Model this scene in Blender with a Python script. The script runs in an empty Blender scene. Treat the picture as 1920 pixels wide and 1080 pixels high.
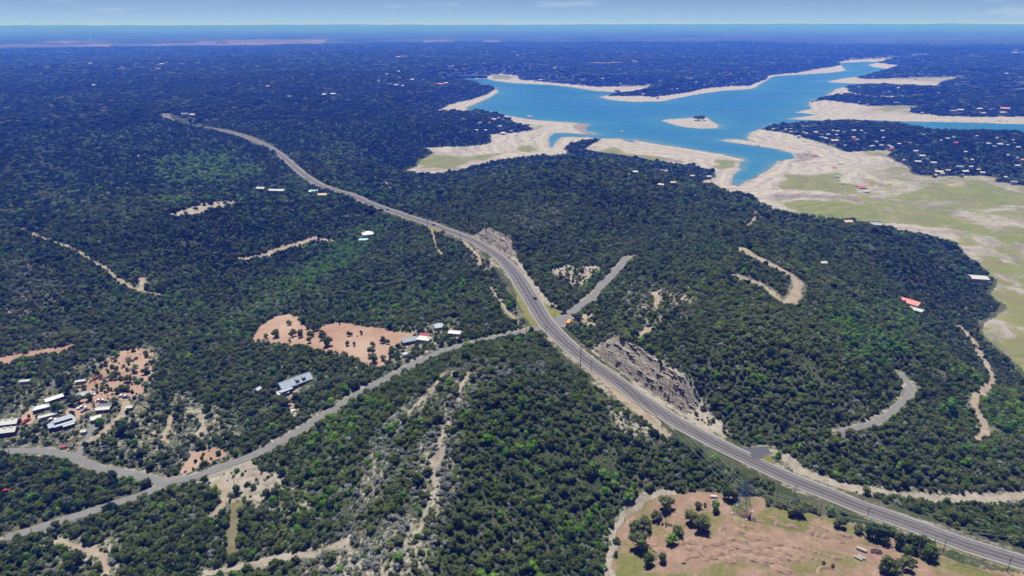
import bpy, bmesh, math, random
import numpy as np
from mathutils import Vector, Matrix

random.seed(7)
RNG = np.random.default_rng(11)
SC = bpy.context.scene
COL = SC.collection
R = math.radians

# ------------------------------------------------------------------ camera
CAM_Z = 290.0
FPX = 1280.0                      # focal length in pixels of a 1920 wide frame
PITCH = R(21.14)
ROLL = R(0.10)
cam_d = bpy.data.cameras.new('camera')
cam_d.sensor_width = 36.0
cam_d.lens = 36.0 * FPX / 1920.0
cam_d.clip_start = 1.0
cam_d.clip_end = 300000.0
cam = bpy.data.objects.new('camera', cam_d)
COL.objects.link(cam)
_F = np.array([0, math.cos(PITCH), -math.sin(PITCH)])
_R0 = np.array([1.0, 0, 0])
_U0 = np.array([0, math.sin(PITCH), math.cos(PITCH)])
_R = _R0 * math.cos(ROLL) - _U0 * math.sin(ROLL)
_U = _U0 * math.cos(ROLL) + _R0 * math.sin(ROLL)
cam.matrix_world = Matrix(((_R[0], _U[0], -_F[0], 0), (_R[1], _U[1], -_F[1], 0), (_R[2], _U[2], -_F[2], CAM_Z), (0, 0, 0, 1)))
SC.camera = cam

# ------------------------------------------------------------------ world, sun, exposure
SUN_EL, SUN_AZ = R(73), R(-20)     # azimuth from +Y, positive towards +X
world = bpy.data.worlds.new('World')
SC.world = world
world.use_nodes = True
wn = world.node_tree.nodes
wl = world.node_tree.links
bg = wn['Background']
sky = wn.new('ShaderNodeTexSky')
sky.sky_type = 'NISHITA'
sky.sun_disc = False
sky.sun_elevation = SUN_EL
sky.sun_rotation = SUN_AZ
sky.altitude = 300
sky.air_density = 0.24
sky.dust_density = 0.0
sky.ozone_density = 2.0
_tc = wn.new('ShaderNodeTexCoord')
_mp = wn.new('ShaderNodeMapping'); _mp.inputs['Scale'].default_value = (1.0, 1.0, 7.0)
wl.new(_tc.outputs['Generated'], _mp.inputs['Vector'])
_nz = wn.new('ShaderNodeTexNoise'); _nz.inputs['Scale'].default_value = 9.0; _nz.inputs['Detail'].default_value = 7.0; _nz.inputs['Roughness'].default_value = 0.6
wl.new(_mp.outputs[0], _nz.inputs['Vector'])
_rp = wn.new('ShaderNodeMapRange'); _rp.inputs['From Min'].default_value = 0.56; _rp.inputs['From Max'].default_value = 0.80; _rp.inputs['To Max'].default_value = 0.5
wl.new(_nz.outputs['Fac'], _rp.inputs['Value'])
_mx = wn.new('ShaderNodeMix'); _mx.data_type = 'RGBA'
wl.new(_rp.outputs[0], _mx.inputs[0]); wl.new(sky.outputs[0], _mx.inputs[6]); _mx.inputs[7].default_value = (6.5, 7.4, 8.8, 1)
wl.new(_mx.outputs[2], bg.inputs[0])
bg.inputs[1].default_value = 0.065
sd = bpy.data.lights.new('sun', 'SUN')
sd.energy = 4.6
sd.angle = R(0.53)
sd.color = (1.0, 0.97, 0.93)
sun = bpy.data.objects.new('sun', sd)
COL.objects.link(sun)
_sv = Vector((math.sin(SUN_AZ) * math.cos(SUN_EL), math.cos(SUN_AZ) * math.cos(SUN_EL), math.sin(SUN_EL)))
sun.rotation_euler = _sv.to_track_quat('Z', 'Y').to_euler()
sun.location = (0, 0, 2000)
SC.view_settings.view_transform = 'Standard'
SC.view_settings.look = 'None'
SC.view_settings.exposure = 0.6
SC.view_settings.gamma = 1.0
SC.view_settings.use_curve_mapping = False
cy = SC.cycles
cy.max_bounces = 5
cy.diffuse_bounces = 2
cy.glossy_bounces = 2
cy.transmission_bounces = 2
cy.volume_bounces = 1
cy.transparent_max_bounces = 4
cy.caustics_reflective = False
cy.caustics_refractive = False
cy.use_denoising = True
cy.denoiser = 'OPENIMAGEDENOISE'
cy.use_adaptive_sampling = False

# ------------------------------------------------------------------ small maths
def ray(px, py):
    px = np.asarray(px, float); py = np.asarray(py, float)
    u = (px - 960) / FPX; v = (540 - py) / FPX
    return _F + u[..., None] * _R + v[..., None] * _U

def at(px, py, z):
    d = ray(px, py)
    t = (np.asarray(z, float) - CAM_Z) / d[..., 2]
    p = d * t[..., None]
    p[..., 2] += CAM_Z
    return p

def to_px(x, y, z):
    q = np.stack([x, y, np.asarray(z) - CAM_Z], -1)
    dz = q @ _F
    return 960 + FPX * (q @ _R) / dz, 540 - FPX * (q @ _U) / dz, dz

def sstep(a, b, x):
    t = np.clip((x - a) / (b - a), 0, 1)
    return t * t * (3 - 2 * t)

def vnoise(x, y, seed=0):
    xi = np.floor(x).astype(np.int64); yi = np.floor(y).astype(np.int64)
    fx = x - xi; fy = y - yi
    fx = fx * fx * (3 - 2 * fx); fy = fy * fy * (3 - 2 * fy)
    def h(a, b):
        n = (a * 374761393 + b * 668265263 + seed * 974711 + 12345) & 0x7fffffff
        n = ((n ^ (n >> 13)) * 1274126177) & 0x7fffffff
        n = (n ^ (n >> 16)) & 0xffff
        return n / 65535.0
    a = h(xi, yi); b = h(xi + 1, yi); c = h(xi, yi + 1); d = h(xi + 1, yi + 1)
    return (a * (1 - fx) + b * fx) * (1 - fy) + (c * (1 - fx) + d * fx) * fy

def fbm(x, y, wl_, oct_=4, seed=0, gain=0.5):
    s = 0; a = 1; t = 0
    for k in range(oct_):
        s = s + a * (vnoise(x / wl_ + 17.3 * k, y / wl_ - 9.1 * k, seed + k) - 0.5)
        t += a; a *= gain; wl_ *= 0.5
    return s / t * 2

def catmull(pts, step):
    p = np.asarray(pts, float)
    out = []
    n = len(p)
    for i in range(n - 1):
        p0 = p[max(i - 1, 0)]; p1 = p[i]; p2 = p[i + 1]; p3 = p[min(i + 2, n - 1)]
        k = max(1, int(np.linalg.norm((p2 - p1)[:2]) / step))
        for j in range(k):
            t = j / k
            out.append(0.5 * ((2 * p1) + (-p0 + p2) * t + (2 * p0 - 5 * p1 + 4 * p2 - p3) * t * t + (-p0 + 3 * p1 - 3 * p2 + p3) * t ** 3))
    out.append(p[-1])
    return np.array(out)

def seg_dist(X, Y, line, margin, cols=()):
    """distance from points to a polyline (inf beyond margin), with interpolated extra columns"""
    D = np.full(X.shape, 1e9); E = [np.zeros(X.shape) for _ in cols]
    x0, y0 = line[:, 0].min() - margin, line[:, 1].min() - margin
    x1, y1 = line[:, 0].max() + margin, line[:, 1].max() + margin
    idx = np.nonzero((X > x0) & (X < x1) & (Y > y0) & (Y < y1))[0]
    if not len(idx): return (D, *E)
    xs = X[idx]; ys = Y[idx]; d = D[idx]; es = [e[idx] for e in E]
    for a, b in zip(line[:-1], line[1:]):
        m = np.nonzero((xs > min(a[0], b[0]) - margin) & (xs < max(a[0], b[0]) + margin) & (ys > min(a[1], b[1]) - margin) & (ys < max(a[1], b[1]) + margin))[0]
        if not len(m): continue
        vx, vy = b[0] - a[0], b[1] - a[1]
        L = vx * vx + vy * vy + 1e-9
        px = xs[m] - a[0]; py = ys[m] - a[1]
        t = np.clip((px * vx + py * vy) / L, 0, 1)
        dd = np.hypot(px - t * vx, py - t * vy)
        s = dd < d[m]
        ms = m[s]; d[ms] = dd[s]
        for e, c in zip(es, cols):
            if c == 'side':
                e[ms] = np.sign(px[s] * vy - py[s] * vx)
            elif c == 'u':
                e[ms] = t[s]
            else:
                e[ms] = a[c] + (b[c] - a[c]) * t[s]
    D[idx] = d
    for e, q in zip(E, es): e[idx] = q
    return (D, *E)

def inside(X, Y, poly):
    r = np.zeros(X.shape, bool)
    p = np.asarray(poly)
    idx = np.nonzero((X > p[:, 0].min()) & (X < p[:, 0].max()) & (Y > p[:, 1].min()) & (Y < p[:, 1].max()))[0]
    if not len(idx): return r
    x = X[idx]; y = Y[idx]; c = np.zeros(len(idx), bool)
    j = len(p) - 1
    for i in range(len(p)):
        xi, yi = p[i, 0], p[i, 1]; xj, yj = p[j, 0], p[j, 1]
        if yi != yj:
            c ^= ((yi > y) != (yj > y)) & (x < (xj - xi) * (y - yi) / (yj - yi) + xi)
        j = i
    r[idx] = c
    return r

def sdf(X, Y, poly, margin):
    """positive outside, negative inside"""
    p = np.asarray(poly)[:, :2]
    d = seg_dist(X, Y, np.vstack([p, p[:1]]), margin)[0]
    ins = inside(X, Y, p)
    return np.where(ins, -d, d)

# ------------------------------------------------------------------ the lie of the land: spot heights (pixel, pixel, metres above the lake)
SPOTS = [
 (1920,1060,60),(1747,998,60),(1613,950,61),(1480,897,63),(1413,865,64),(1280,798,68),(1190,740,71),(1113,685,75),(1047,627,78),(1002,570,78),(970,520,76),(913,466,73),(850,436,69),(767,407,61),(690,380,54),(607,350,48),(550,310,47),(500,273,48),(457,255,53),(420,245,56),(380,239,57),(310,213,74),
 (830,657,77),(740,700,74),(640,757,68),(560,808,63),(477,853,59),(360,895,56),(267,893,54),(187,877,53),(0,847,51),(167,960,57),(43,998,58),
 (880,680,101),(960,665,96),(870,740,99),(835,830,93),(805,960,85),(780,1070,81),(700,1080,76),(1000,800,83),(1100,850,73),(1200,850,69),(1150,760,76),(1180,950,57),(1145,1040,54),(1000,1000,68),(1060,960,63),(650,850,74),(600,950,67),(450,1000,61),(200,1050,58),(20,1075,58),(900,1075,70),
 (1300,980,62),(1600,1050,61),(1900,1078,60),(1300,900,62),
 (560,720,64),(200,700,58),(100,800,54),(650,640,70),(300,560,60),(100,550,70),(20,650,62),(480,545,48),(600,480,44),(680,430,46),(250,470,72),(60,430,74),(370,388,78),(450,430,64),(150,350,58),(750,560,66),(850,560,72),(700,480,56),(500,340,52),(300,330,62),(100,300,62),(620,300,52),(700,330,44),(380,290,58),
 (1050,370,92),(1000,430,86),(1050,305,78),(1180,312,66),(1120,420,78),(1330,345,36),(900,335,48),(800,345,30),(1250,380,70),(1110,480,72),(1150,440,70),
 (1125,530,71),(1177,482,72),(1270,470,76),(1350,470,86),(1450,500,92),(1490,560,84),(1440,430,74),(1420,375,58),(1500,440,52),(1590,432,56),(1750,490,44),(1850,560,24),(1700,575,54),(1400,600,100),(1330,600,93),(1250,560,88),(1200,620,90),(1290,690,86),(1380,660,96),(1340,760,73),(1450,760,76),(1550,650,92),(1700,735,63),(1623,797,68),(1570,810,69),(1830,700,52),(1850,800,52),(1910,720,40),(1750,640,58),(1500,850,64),(1700,880,62),(1910,860,56),(1700,925,54),(1900,935,52),(1500,880,60),(1880,1000,57),(1870,640,26),(1640,560,66),
 (1500,300,3),(1600,380,4),(1800,400,4),(1450,330,2),(1250,240,-2),(1000,190,-2),(1350,200,-2),(1500,160,-2),(850,300,4),(1200,290,4),(1600,262,24),(1520,252,20),(1700,290,22),(1800,290,22),(1900,290,22),(1580,240,22),(940,230,22),(880,232,34),(800,240,40),(720,225,50),(760,270,36),(850,262,30),(650,190,62),(700,150,70),(830,165,40),(300,180,66),(100,150,66),(500,130,62),(100,100,48),(400,85,46),(800,110,70),(1100,120,58),(1330,145,34),(1250,165,28),(1420,145,34),(1560,115,40),(1300,100,60),(1700,90,62),(1850,80,64),(1680,118,30),(1750,145,28),(1850,150,28),(1620,165,26),(1760,178,26),(1700,195,22),(1850,200,28),(1880,215,18),
]
ctrl = []
for a, b, z in SPOTS:
    p = at(a, b, z)
    ctrl.append((p[0], p[1], z))
for az in (-80, -60, -50, 50, 60, 80):
    for r_, z in ((120, 58), (300, 58), (800, 60), (2000, 55), (6000, 55)):
        ctrl.append((r_ * math.sin(R(az)), r_ * math.cos(R(az)), z))
for az in (-80, -50, -30, -15, 0, 15, 30, 50, 80):
    for r_, z in ((90, 60), (15000, 58), (30000, 54), (70000, 50), (190000, 50)):
        ctrl.append((r_ * math.sin(R(az)), r_ * math.cos(R(az)), z))
ctrl = np.array(ctrl)

def warp(x, y):
    r = np.hypot(x, y)
    return np.stack([np.arctan2(x, y) * 1.25, np.log(r)], -1)

_cw = warp(ctrl[:, 0], ctrl[:, 1])
_C2 = 0.05 ** 2
def _ker(d2): return np.sqrt(d2 + _C2)
_A = _ker(((_cw[:, None] - _cw[None]) ** 2).sum(-1)) - np.eye(len(_cw)) * 0.004
_n = len(_cw)
_M = np.zeros((_n + 1, _n + 1)); _M[:_n, :_n] = _A; _M[:_n, _n] = 1; _M[_n, :_n] = 1
_W = np.linalg.solve(_M, np.append(ctrl[:, 2], 0))

def base_height(x, y):
    w = warp(x, y)
    out = np.empty(len(x))
    for i in range(0, len(x), 20000):
        q = w[i:i + 20000]
        d2 = (q[:, :1] - _cw[:, 0]) ** 2 + (q[:, 1:] - _cw[:, 1]) ** 2
        out[i:i + 20000] = _ker(d2) @ _W[:_n] + _W[_n]
    return out

# ------------------------------------------------------------------ terrain grid: rings round the viewpoint, fine near, coarse far
az_f = np.linspace(-46, 46, 1060)
az_c = np.array([50, 55, 61, 68, 76, 85.0])
AZ = np.radians(np.concatenate([-az_c[::-1], az_f, az_c]))
dep = np.concatenate([np.arange(62, 48, -1.0), np.arange(48, 12, -0.105), np.arange(12, 0.5, -0.05), np.array([.46, .42, .38, .34, .31])])
RAD = (CAM_Z - 50.0) / np.tan(np.radians(dep))
NA, NR = len(AZ), len(RAD)
GX = (RAD[:, None] * np.sin(AZ)[None]).ravel()
GY = (RAD[:, None] * np.cos(AZ)[None]).ravel()
GR = np.repeat(RAD, NA)
H = base_height(GX, GY)

# ------------------------------------------------------------------ lake outline and its dry bed (read off at water level)
LAKE = [(858,148),(895,155),(905,160),(927,164),(935,172),(920,182),(895,193),(873,202),(878,206),(905,209),(930,213),(952,217),(993,224),(1040,228),(1073,230),(1110,233),(1095,240),(1100,246),(1120,252),(1085,251),(1058,249),(1040,250),(1030,256),(1028,263),(1031,272),(1033,279),(1042,268),(1052,257),(1087,256),(1125,260),(1163,260),(1172,264),(1187,268),(1187,262),(1218,268),(1250,273),(1277,277),(1328,285),(1360,290),(1392,296),(1399,300),(1387,305),(1385,312),(1389,318),(1377,326),(1372,336),(1372,347),(1387,348),(1400,339),(1427,326),(1445,315),(1454,307),(1458,302),(1475,299),(1492,297),(1484,287),(1458,280),(1420,274),(1395,270),(1370,267),(1347,262),(1377,261),(1405,264),(1400,257),(1408,248),(1427,241),(1450,234),(1520,230),(1580,227),(1640,231),(1700,236),(1740,243),(1760,249),(1800,248),(1850,250),(1920,256),(2020,262),(2020,238),(1920,233),(1827,230),(1713,228),(1613,225),(1540,226),(1477,223),(1513,218),(1533,215),(1510,213),(1490,211),(1505,207),(1522,204),(1517,197),(1518,191),(1535,186),(1545,180),(1557,175),(1567,167),(1590,162),(1613,159),(1680,156),(1610,157),(1547,154),(1580,147),(1610,144),(1630,140),(1670,130),(1640,126),(1627,122),(1647,117),(1680,115),(1620,116),(1573,118),(1580,126),(1586,133),(1550,137),(1513,139),(1450,143),(1438,150),(1427,157),(1418,163),(1407,167),(1357,170),(1320,175),(1280,182),(1240,190),(1187,191),(1150,188),(1123,182),(1147,177),(1193,173),(1160,173),(1120,171),(1070,163),(1030,159),(963,156),(930,152),(910,147)]
ISLAND = [(1240,226),(1254,224),(1268,223),(1300,221),(1325,220),(1338,229),(1347,235),(1345,240),(1315,241),(1290,239),(1268,235)]
BEDS = [
 [(847,156),(870,154),(905,160),(903,165),(880,166),(853,162)],
 [(930,165),(936,172),(921,183),(895,196),(885,209),(853,218),(827,221),(783,214),(800,211),(827,205),(840,197),(880,187),(913,177)],
 [(936,213),(952,215),(993,222),(1075,228),(1114,233),(1124,252),(1055,248),(1060,256),(1126,257),(1110,262),(1090,262),(1066,270),(1058,280),(1060,292),(1000,294),(930,305),(860,322),(820,330),(765,328),(758,323),(783,315),(792,302),(812,290),(800,280),(873,278),(913,272),(922,267),(920,253),(973,248),(1002,243),(993,238),(962,232),(957,225)],
 [(1100,281),(1110,272),(1128,258),(1165,258),(1190,260),(1330,283),(1402,299),(1392,320),(1378,345),(1385,356),(1340,372),(1297,372),(1287,354),(1317,341),(1347,331),(1343,320),(1307,314),(1303,309),(1273,309),(1173,297)],
 [(1345,262),(1375,258),(1400,252),(1408,246),(1427,242),(1467,248),(1510,260),(1553,273),(1590,286),(1680,283),(1663,295),(1700,317),(1712,331),(1748,334),(1828,333),(1868,336),(1866,344),(1920,352),(2050,372),(2050,760),(1940,740),(1905,690),(1878,660),(1850,636),(1838,622),(1860,607),(1874,580),(1866,560),(1876,530),(1852,520),(1846,510),(1810,478),(1795,464),(1760,452),(1700,440),(1620,428),(1560,436),(1500,432),(1470,412),(1430,385),(1415,370),(1380,356),(1385,348),(1400,338),(1454,305),(1490,296),(1455,281),(1400,272)],
 [(1475,224),(1490,210),(1516,204),(1516,192),(1545,187),(1583,192),(1630,200),(1723,200),(1703,212),(1763,218),(1850,220),(1920,220),(2030,222),(2030,240),(1920,234),(1713,229),(1613,226)],
 [(1545,183),(1560,173),(1570,165),(1592,163),(1590,172),(1606,176),(1640,182),(1720,181),(1780,184),(1740,186),(1650,188),(1613,183),(1575,180),(1560,179)],
 [(1545,155),(1582,146),(1615,143),(1605,147),(1640,149),(1740,146),(1850,143),(1855,146),(1780,151),(1760,157),(1765,163),(1820,166),(1870,165),(1925,170),(1925,175),(1850,168),(1760,170),(1700,166),(1655,160),(1640,155),(1610,157)],
 [(1625,122),(1640,117),(1648,118),(1700,125),(1745,122),(1710,127),(1665,130),(1640,126)],
 [(1568,118),(1590,113),(1680,108),(1750,108),(1740,111),(1690,114),(1640,117),(1600,117)],
 [(1810,107),(1860,102),(1920,104),(1960,106),(1960,114),(1900,113),(1850,109)],
 [(912,147),(916,142),(945,140),(970,143),(975,150),(1033,155),(1123,163),(1180,163),(1225,160),(1215,166),(1197,172),(1120,170),(1030,158),(963,155),(930,151)],
 [(1122,181),(1150,179),(1227,182),(1280,175),(1330,165),(1405,160),(1437,148),(1440,141),(1497,136),(1557,126),(1575,122),(1588,133),(1550,138),(1513,140),(1452,144),(1430,158),(1408,168),(1357,171),(1320,176),(1280,183),(1240,191),(1187,192),(1150,189)],
]
def W2(pts, z):
    p = np.asarray(pts, float)
    return at(p[:, 0], p[:, 1], np.full(len(p), z))[:, :2]
lakeW = W2(LAKE, 0.0)
islW = W2(ISLAND, 0.0)
dl = sdf(GX, GY, lakeW, 1500.0)
di = sdf(GX, GY, islW, 800.0)
wob = fbm(GX, GY, 60.0, 3, 5) * 5.0 * sstep(1200, 2200, GR) + fbm(GX, GY, 14.0, 2, 6) * 1.5
lake_s = np.where(di < 1e8, np.maximum(dl, -di), dl) + wob * 0.5
bed_d = np.full(GX.shape, 1e9)
bed_in = np.zeros(GX.shape, bool)
for b in BEDS:
    w = W2(b, 2.0)
    d = sdf(GX, GY, w, 900.0)
    bed_d = np.minimum(bed_d, d)
bed_d = np.minimum(bed_d, di)
bed_d = np.minimum(bed_d, lake_s)
bed_d = bed_d + fbm(GX, GY, 45.0, 3, 8) * 9.0
rel = sstep(1500, 4500, GR)
H = H + fbm(GX, GY, 1500.0, 4, 21) * 30 * rel + fbm(GX, GY, 420.0, 3, 3) * 9 * sstep(500, 1500, GR) + fbm(GX, GY, 70.0, 3, 4) * 2.0
far_hills = sstep(20000, 45000, GR)
H = H + far_hills * fbm(GX, GY, 9000.0, 3, 77) * 40 + sstep(27000, 43000, GR) * (228 + 14 * fbm(GX, GY, 12000.0, 3, 78))
H = np.minimum(H, 298.0)
h_bed = np.clip(0.25 + lake_s * 0.022, 0.0, 5.5) + fbm(GX, GY, 90.0, 4, 31) * 1.1 * sstep(5, 80, lake_s)
h_bed = np.where(di < 0, np.minimum(0.3 + -di * 0.05, 6.0), h_bed)
wbed = sstep(0.0, 130.0, bed_d)
H = np.where(lake_s < 0, np.maximum(lake_s * 0.06, -6.0) - 0.15, h_bed * (1 - wbed) + np.maximum(H, 7.0) * wbed)

# ------------------------------------------------------------------ paved roads: (pixel, pixel, height) along the centre line
HIGHWAY = [(2010,1083,60),(1920,1055,60),(1813,1022,60),(1747,998,60),(1680,973,60.5),(1613,950,61),(1547,923,62),(1480,897,63),(1413,865,64.3),(1347,833,66),(1282,799,68),(1240,773,69.5),(1190,740,71.5),(1157,715,73),(1113,685,75),(1078,658,77),(1044,627,78),(1020,600,78.3),(1002,570,78),(981,537,77),(967,515,76),(949,494,75),(934,480,74),(913,466,73),(892,453,71.5),(871,444,70),(850,436,68.5),(807,420,64.5),(767,407,61),(723,392,57),(690,380,54),(660,366,51.5),(607,350,48.5),(577,333,47.5),(550,311,47),(527,291,47.5),(500,273,49),(477,263,51),(457,255,53.5),(420,245,57),(380,239,58),(365,238.2,53),(350,236.5,51),(332,231,57),(316,222,66),(310,213,75)]
LOCAL = [(1022,613,78.2),(990,619,78),(940,630,78),(880,644,77.5),(830,658,77),(790,676,75.5),(740,701,73.5),(690,728,71),(640,757,68),(600,783,65.5),(560,808,63),(520,831,61),(477,853,59),(417,875,57.5),(360,895,56.2),(313,903,55.2),(267,893,54.2),(217,883,53.5),(187,877,53),(143,860,52.5),(100,848,52),(60,844,51.6),(0,847,51),(-70,850,50.5)]
BRANCH = [(326,901,55.35),(300,913,55.5),(260,930,56),(233,938,56.4),(167,960,57),(117,975,57.4),(83,987,57.7),(43,999,58),(10,1008,58)]
SIDE = [(1024,609,78.2),(1048,602,78),(1067,590,77.5),(1082,578,76.8),(1098,565,76),(1115,552,75),(1128,535,74),(1142,522,73.4),(1156,506,72.8),(1167,493,72.4),(1177,482,72)]
TURNOUT = [(1403,850,64.6),(1412,848,64.75),(1425,846,64.95),(1441,843,65.15)]
HILLROAD = [(1570,810,69),(1623,797,68),(1657,783,67),(1683,760,65.5),(1700,745,64),(1708,733,63),(1705,719,62),(1695,708,61),(1686,697,60.5)]
def road_line(pts, step):
    p = np.asarray(pts, float)
    return catmull(at(p[:, 0], p[:, 1], p[:, 2]), step)
ROADS = {}
for nm, pts, hw, sh in (('highway', HIGHWAY, 5.4, 4.0), ('local_road', LOCAL, 2.6, 1.6), ('branch_road', BRANCH, 2.4, 1.6), ('side_road', SIDE, 3.0, 2.0), ('turnout', TURNOUT, 3.4, 2.0), ('hill_road', HILLROAD, 1.8, 1.4)):
    ROADS[nm] = dict(line=road_line(pts, 7.0), hw=hw, sh=sh)
road_d = np.full(GX.shape, 1e9)
hw_d = hw_side = None
for nm in ('highway', 'local_road', 'branch_road', 'side_road', 'hill_road', 'turnout'):
    rd = ROADS[nm]
    d, z, s = seg_dist(GX, GY, rd['line'], 60.0, (2, 'side'))
    hw = rd['hw'] + rd['sh']
    w = 1 - sstep(hw, hw + (26 if nm == 'highway' else 14), d)
    if nm != 'highway': w = w * sstep(4.5, 8.0, hw_d)
    if nm == 'branch_road': w = w * sstep(3.0, 7.0, ROADS['local_road']['d'])
    H = np.where(d < 1e8, H * (1 - w) + (z - 0.28) * w, H)
    rd['d'] = d
    road_d = np.minimum(road_d, d - rd['hw'])
    if nm == 'highway':
        hw_d, hw_side, hw_z = d, s, z
# rock cuts beside the highway (the road was blasted through the ridge)
def cut_zone(p0, p1, z, dmin, dmax, top):
    """a benched limestone face along the right side between two pixels of the highway"""
    a = at(p0[0], p0[1], z)[:2]; b = at(p1[0], p1[1], z)[:2]
    u = b - a; L = np.linalg.norm(u); u = u / L
    t = ((GX - a[0]) * u[0] + (GY - a[1]) * u[1]) / L
    env = sstep(0.0, 0.22, t) * (1 - sstep(0.78, 1.0, t))
    m = (hw_side > 0) & (hw_d < 60) & (t > 0) & (t < 1)
    jag = fbm(GX, GY, 9.0, 3, 91) * 1.8
    x = hw_d + jag
    prof = sstep(dmin, dmin + 1.8, x) * 0.45 + sstep(dmin + 3.2, dmin + 4.8, x) * 0.30 + sstep(dmin + 6.5, dmin + 8.5, x) * 0.25
    fade = 1 - sstep(dmax, dmax + 30, hw_d)
    tgt = hw_z + top * env * prof
    tgt = tgt + (np.floor(tgt / 0.9) * 0.9 - tgt) * 0.6
    return m, env * prof, tgt, fade, m & (env > 0.12) & (hw_d > dmin - 1.5) & (x < dmin + 9.0)
cut_faces = []
for args in (((1090,655),(1262,775),76,11.5,22,17.0), ((868,440),(952,490),71,10.0,20,13.0)):
    m, e, tgt, fade, face = cut_zone(*args)
    H = np.where(m, np.maximum(H, tgt * fade + H * (1 - fade)), H)
    cut_faces.append(face)
HG = H.reshape(NR, NA)

_ri = np.arange(NR); _ai = np.arange(NA)
def grid_uv(x, y):
    r = np.hypot(x, y); a = np.arctan2(x, y)
    return np.clip(np.interp(r, RAD, _ri), 0, NR - 1.001), np.clip(np.interp(a, AZ, _ai), 0, NA - 1.001)

def lookup(F, x, y):
    u, v = grid_uv(np.asarray(x, float), np.asarray(y, float))
    i = u.astype(int); j = v.astype(int); fu = u - i; fv = v - j
    return F[i, j] * (1 - fu) * (1 - fv) + F[i + 1, j] * fu * (1 - fv) + F[i, j + 1] * (1 - fu) * fv + F[i + 1, j + 1] * fu * fv

def near(F, x, y):
    u, v = grid_uv(np.asarray(x, float), np.asarray(y, float))
    return F[np.rint(u).astype(int), np.rint(v).astype(int)]

def G(px, py, lift=0.0):
    """points where sight lines meet the ground (or a height above it)"""
    px = np.atleast_1d(np.asarray(px, float)); py = np.atleast_1d(np.asarray(py, float))
    d = ray(px, py)
    t0 = np.geomspace(130, 60000, 900)
    P = d[:, None, :] * t0[None, :, None]
    hz = lookup(HG, P[..., 0].ravel(), P[..., 1].ravel()).reshape(P.shape[:2])
    below = (P[..., 2] + CAM_Z) < hz + lift
    k = np.argmax(below, 1); k = np.where(below.any(1), np.maximum(k, 1), len(t0) - 1)
    lo = t0[k - 1]; hi = t0[k]
    for _ in range(24):
        mid = (lo + hi) / 2
        q = d * mid[:, None]
        b = (q[:, 2] + CAM_Z) < lookup(HG, q[:, 0], q[:, 1]) + lift
        hi = np.where(b, mid, hi); lo = np.where(b, lo, mid)
    q = d * hi[:, None]
    q[:, 2] = lookup(HG, q[:, 0], q[:, 1])
    return q

def g1(px, py):
    return Vector(G(px, py)[0])

def gline(pts, step=5.0):
    p = np.asarray(pts, float)
    return catmull(G(p[:, 0], p[:, 1]), step)

def gpoly(pts):
    p = np.asarray(pts, float)
    return G(p[:, 0], p[:, 1])[:, :2]

# ------------------------------------------------------------------ materials
MATS = {}
def nodes_of(m):
    m.use_nodes = True
    return m.node_tree.nodes, m.node_tree.links, m.node_tree.nodes['Principled BSDF']

def ramp(n, stops):
    r = n.new('ShaderNodeValToRGB')
    e = r.color_ramp.elements
    while len(e) < len(stops): e.new(0.5)
    for k, (p, c) in enumerate(stops):
        e[k].position = p; e[k].color = (*c, 1)
    return r

def noise(n, l, vec, scale, detail=4, rough=0.6, dist=0.0):
    t = n.new('ShaderNodeTexNoise')
    t.inputs['Scale'].default_value = scale
    t.inputs['Detail'].default_value = detail
    t.inputs['Roughness'].default_value = rough
    t.inputs['Distortion'].default_value = dist
    if vec is not None: l.new(vec, t.inputs['Vector'])
    return t

def mixc(n, l, fac, a, b, mode='MIX'):
    m = n.new('ShaderNodeMix'); m.data_type = 'RGBA'; m.blend_type = mode
    if isinstance(fac, (int, float)): m.inputs[0].default_value = fac
    else: l.new(fac, m.inputs[0])
    for k, v in ((6, a), (7, b)):
        if isinstance(v, tuple): m.inputs[k].default_value = (*v, 1)
        else: l.new(v, m.inputs[k])
    return m.outputs[2]

def math_(n, l, op, a, b=None, clamp=False):
    m = n.new('ShaderNodeMath'); m.operation = op; m.use_clamp = clamp
    for k, v in ((0, a), (1, b)):
        if v is None: continue
        if isinstance(v, (int, float)): m.inputs[k].default_value = v
        else: l.new(v, m.inputs[k])
    return m.outputs[0]

def attr(n, name):
    a = n.new('ShaderNodeAttribute'); a.attribute_name = name
    return a.outputs['Fac']

def add_bump(n, l, p, h, strength, dist):
    b = n.new('ShaderNodeBump')
    b.inputs['Strength'].default_value = strength; b.inputs['Distance'].default_value = dist
    l.new(h, b.inputs['Height']); l.new(b.outputs[0], p.inputs['Normal'])

def plain(name, col, rough=0.7, var=0.25, scale=1.5, metal=0.0, spec=0.3):
    """a paint or stone colour with gentle weathering"""
    if name in MATS: return MATS[name]
    m = bpy.data.materials.new(name); n, l, p = nodes_of(m)
    g = n.new('ShaderNodeNewGeometry')
    t = noise(n, l, g.outputs['Position'], scale, 5, 0.65)
    r = ramp(n, [(0.3, tuple(c * (1 - var) for c in col)), (0.7, tuple(min(c * (1 + var * .5), 1) for c in col))])
    l.new(t.outputs['Fac'], r.inputs[0]); l.new(r.outputs[0], p.inputs['Base Color'])
    p.inputs['Roughness'].default_value = rough; p.inputs['Metallic'].default_value = metal
    p.inputs['Specular IOR Level'].default_value = spec
    MATS[name] = m
    return m

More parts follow.
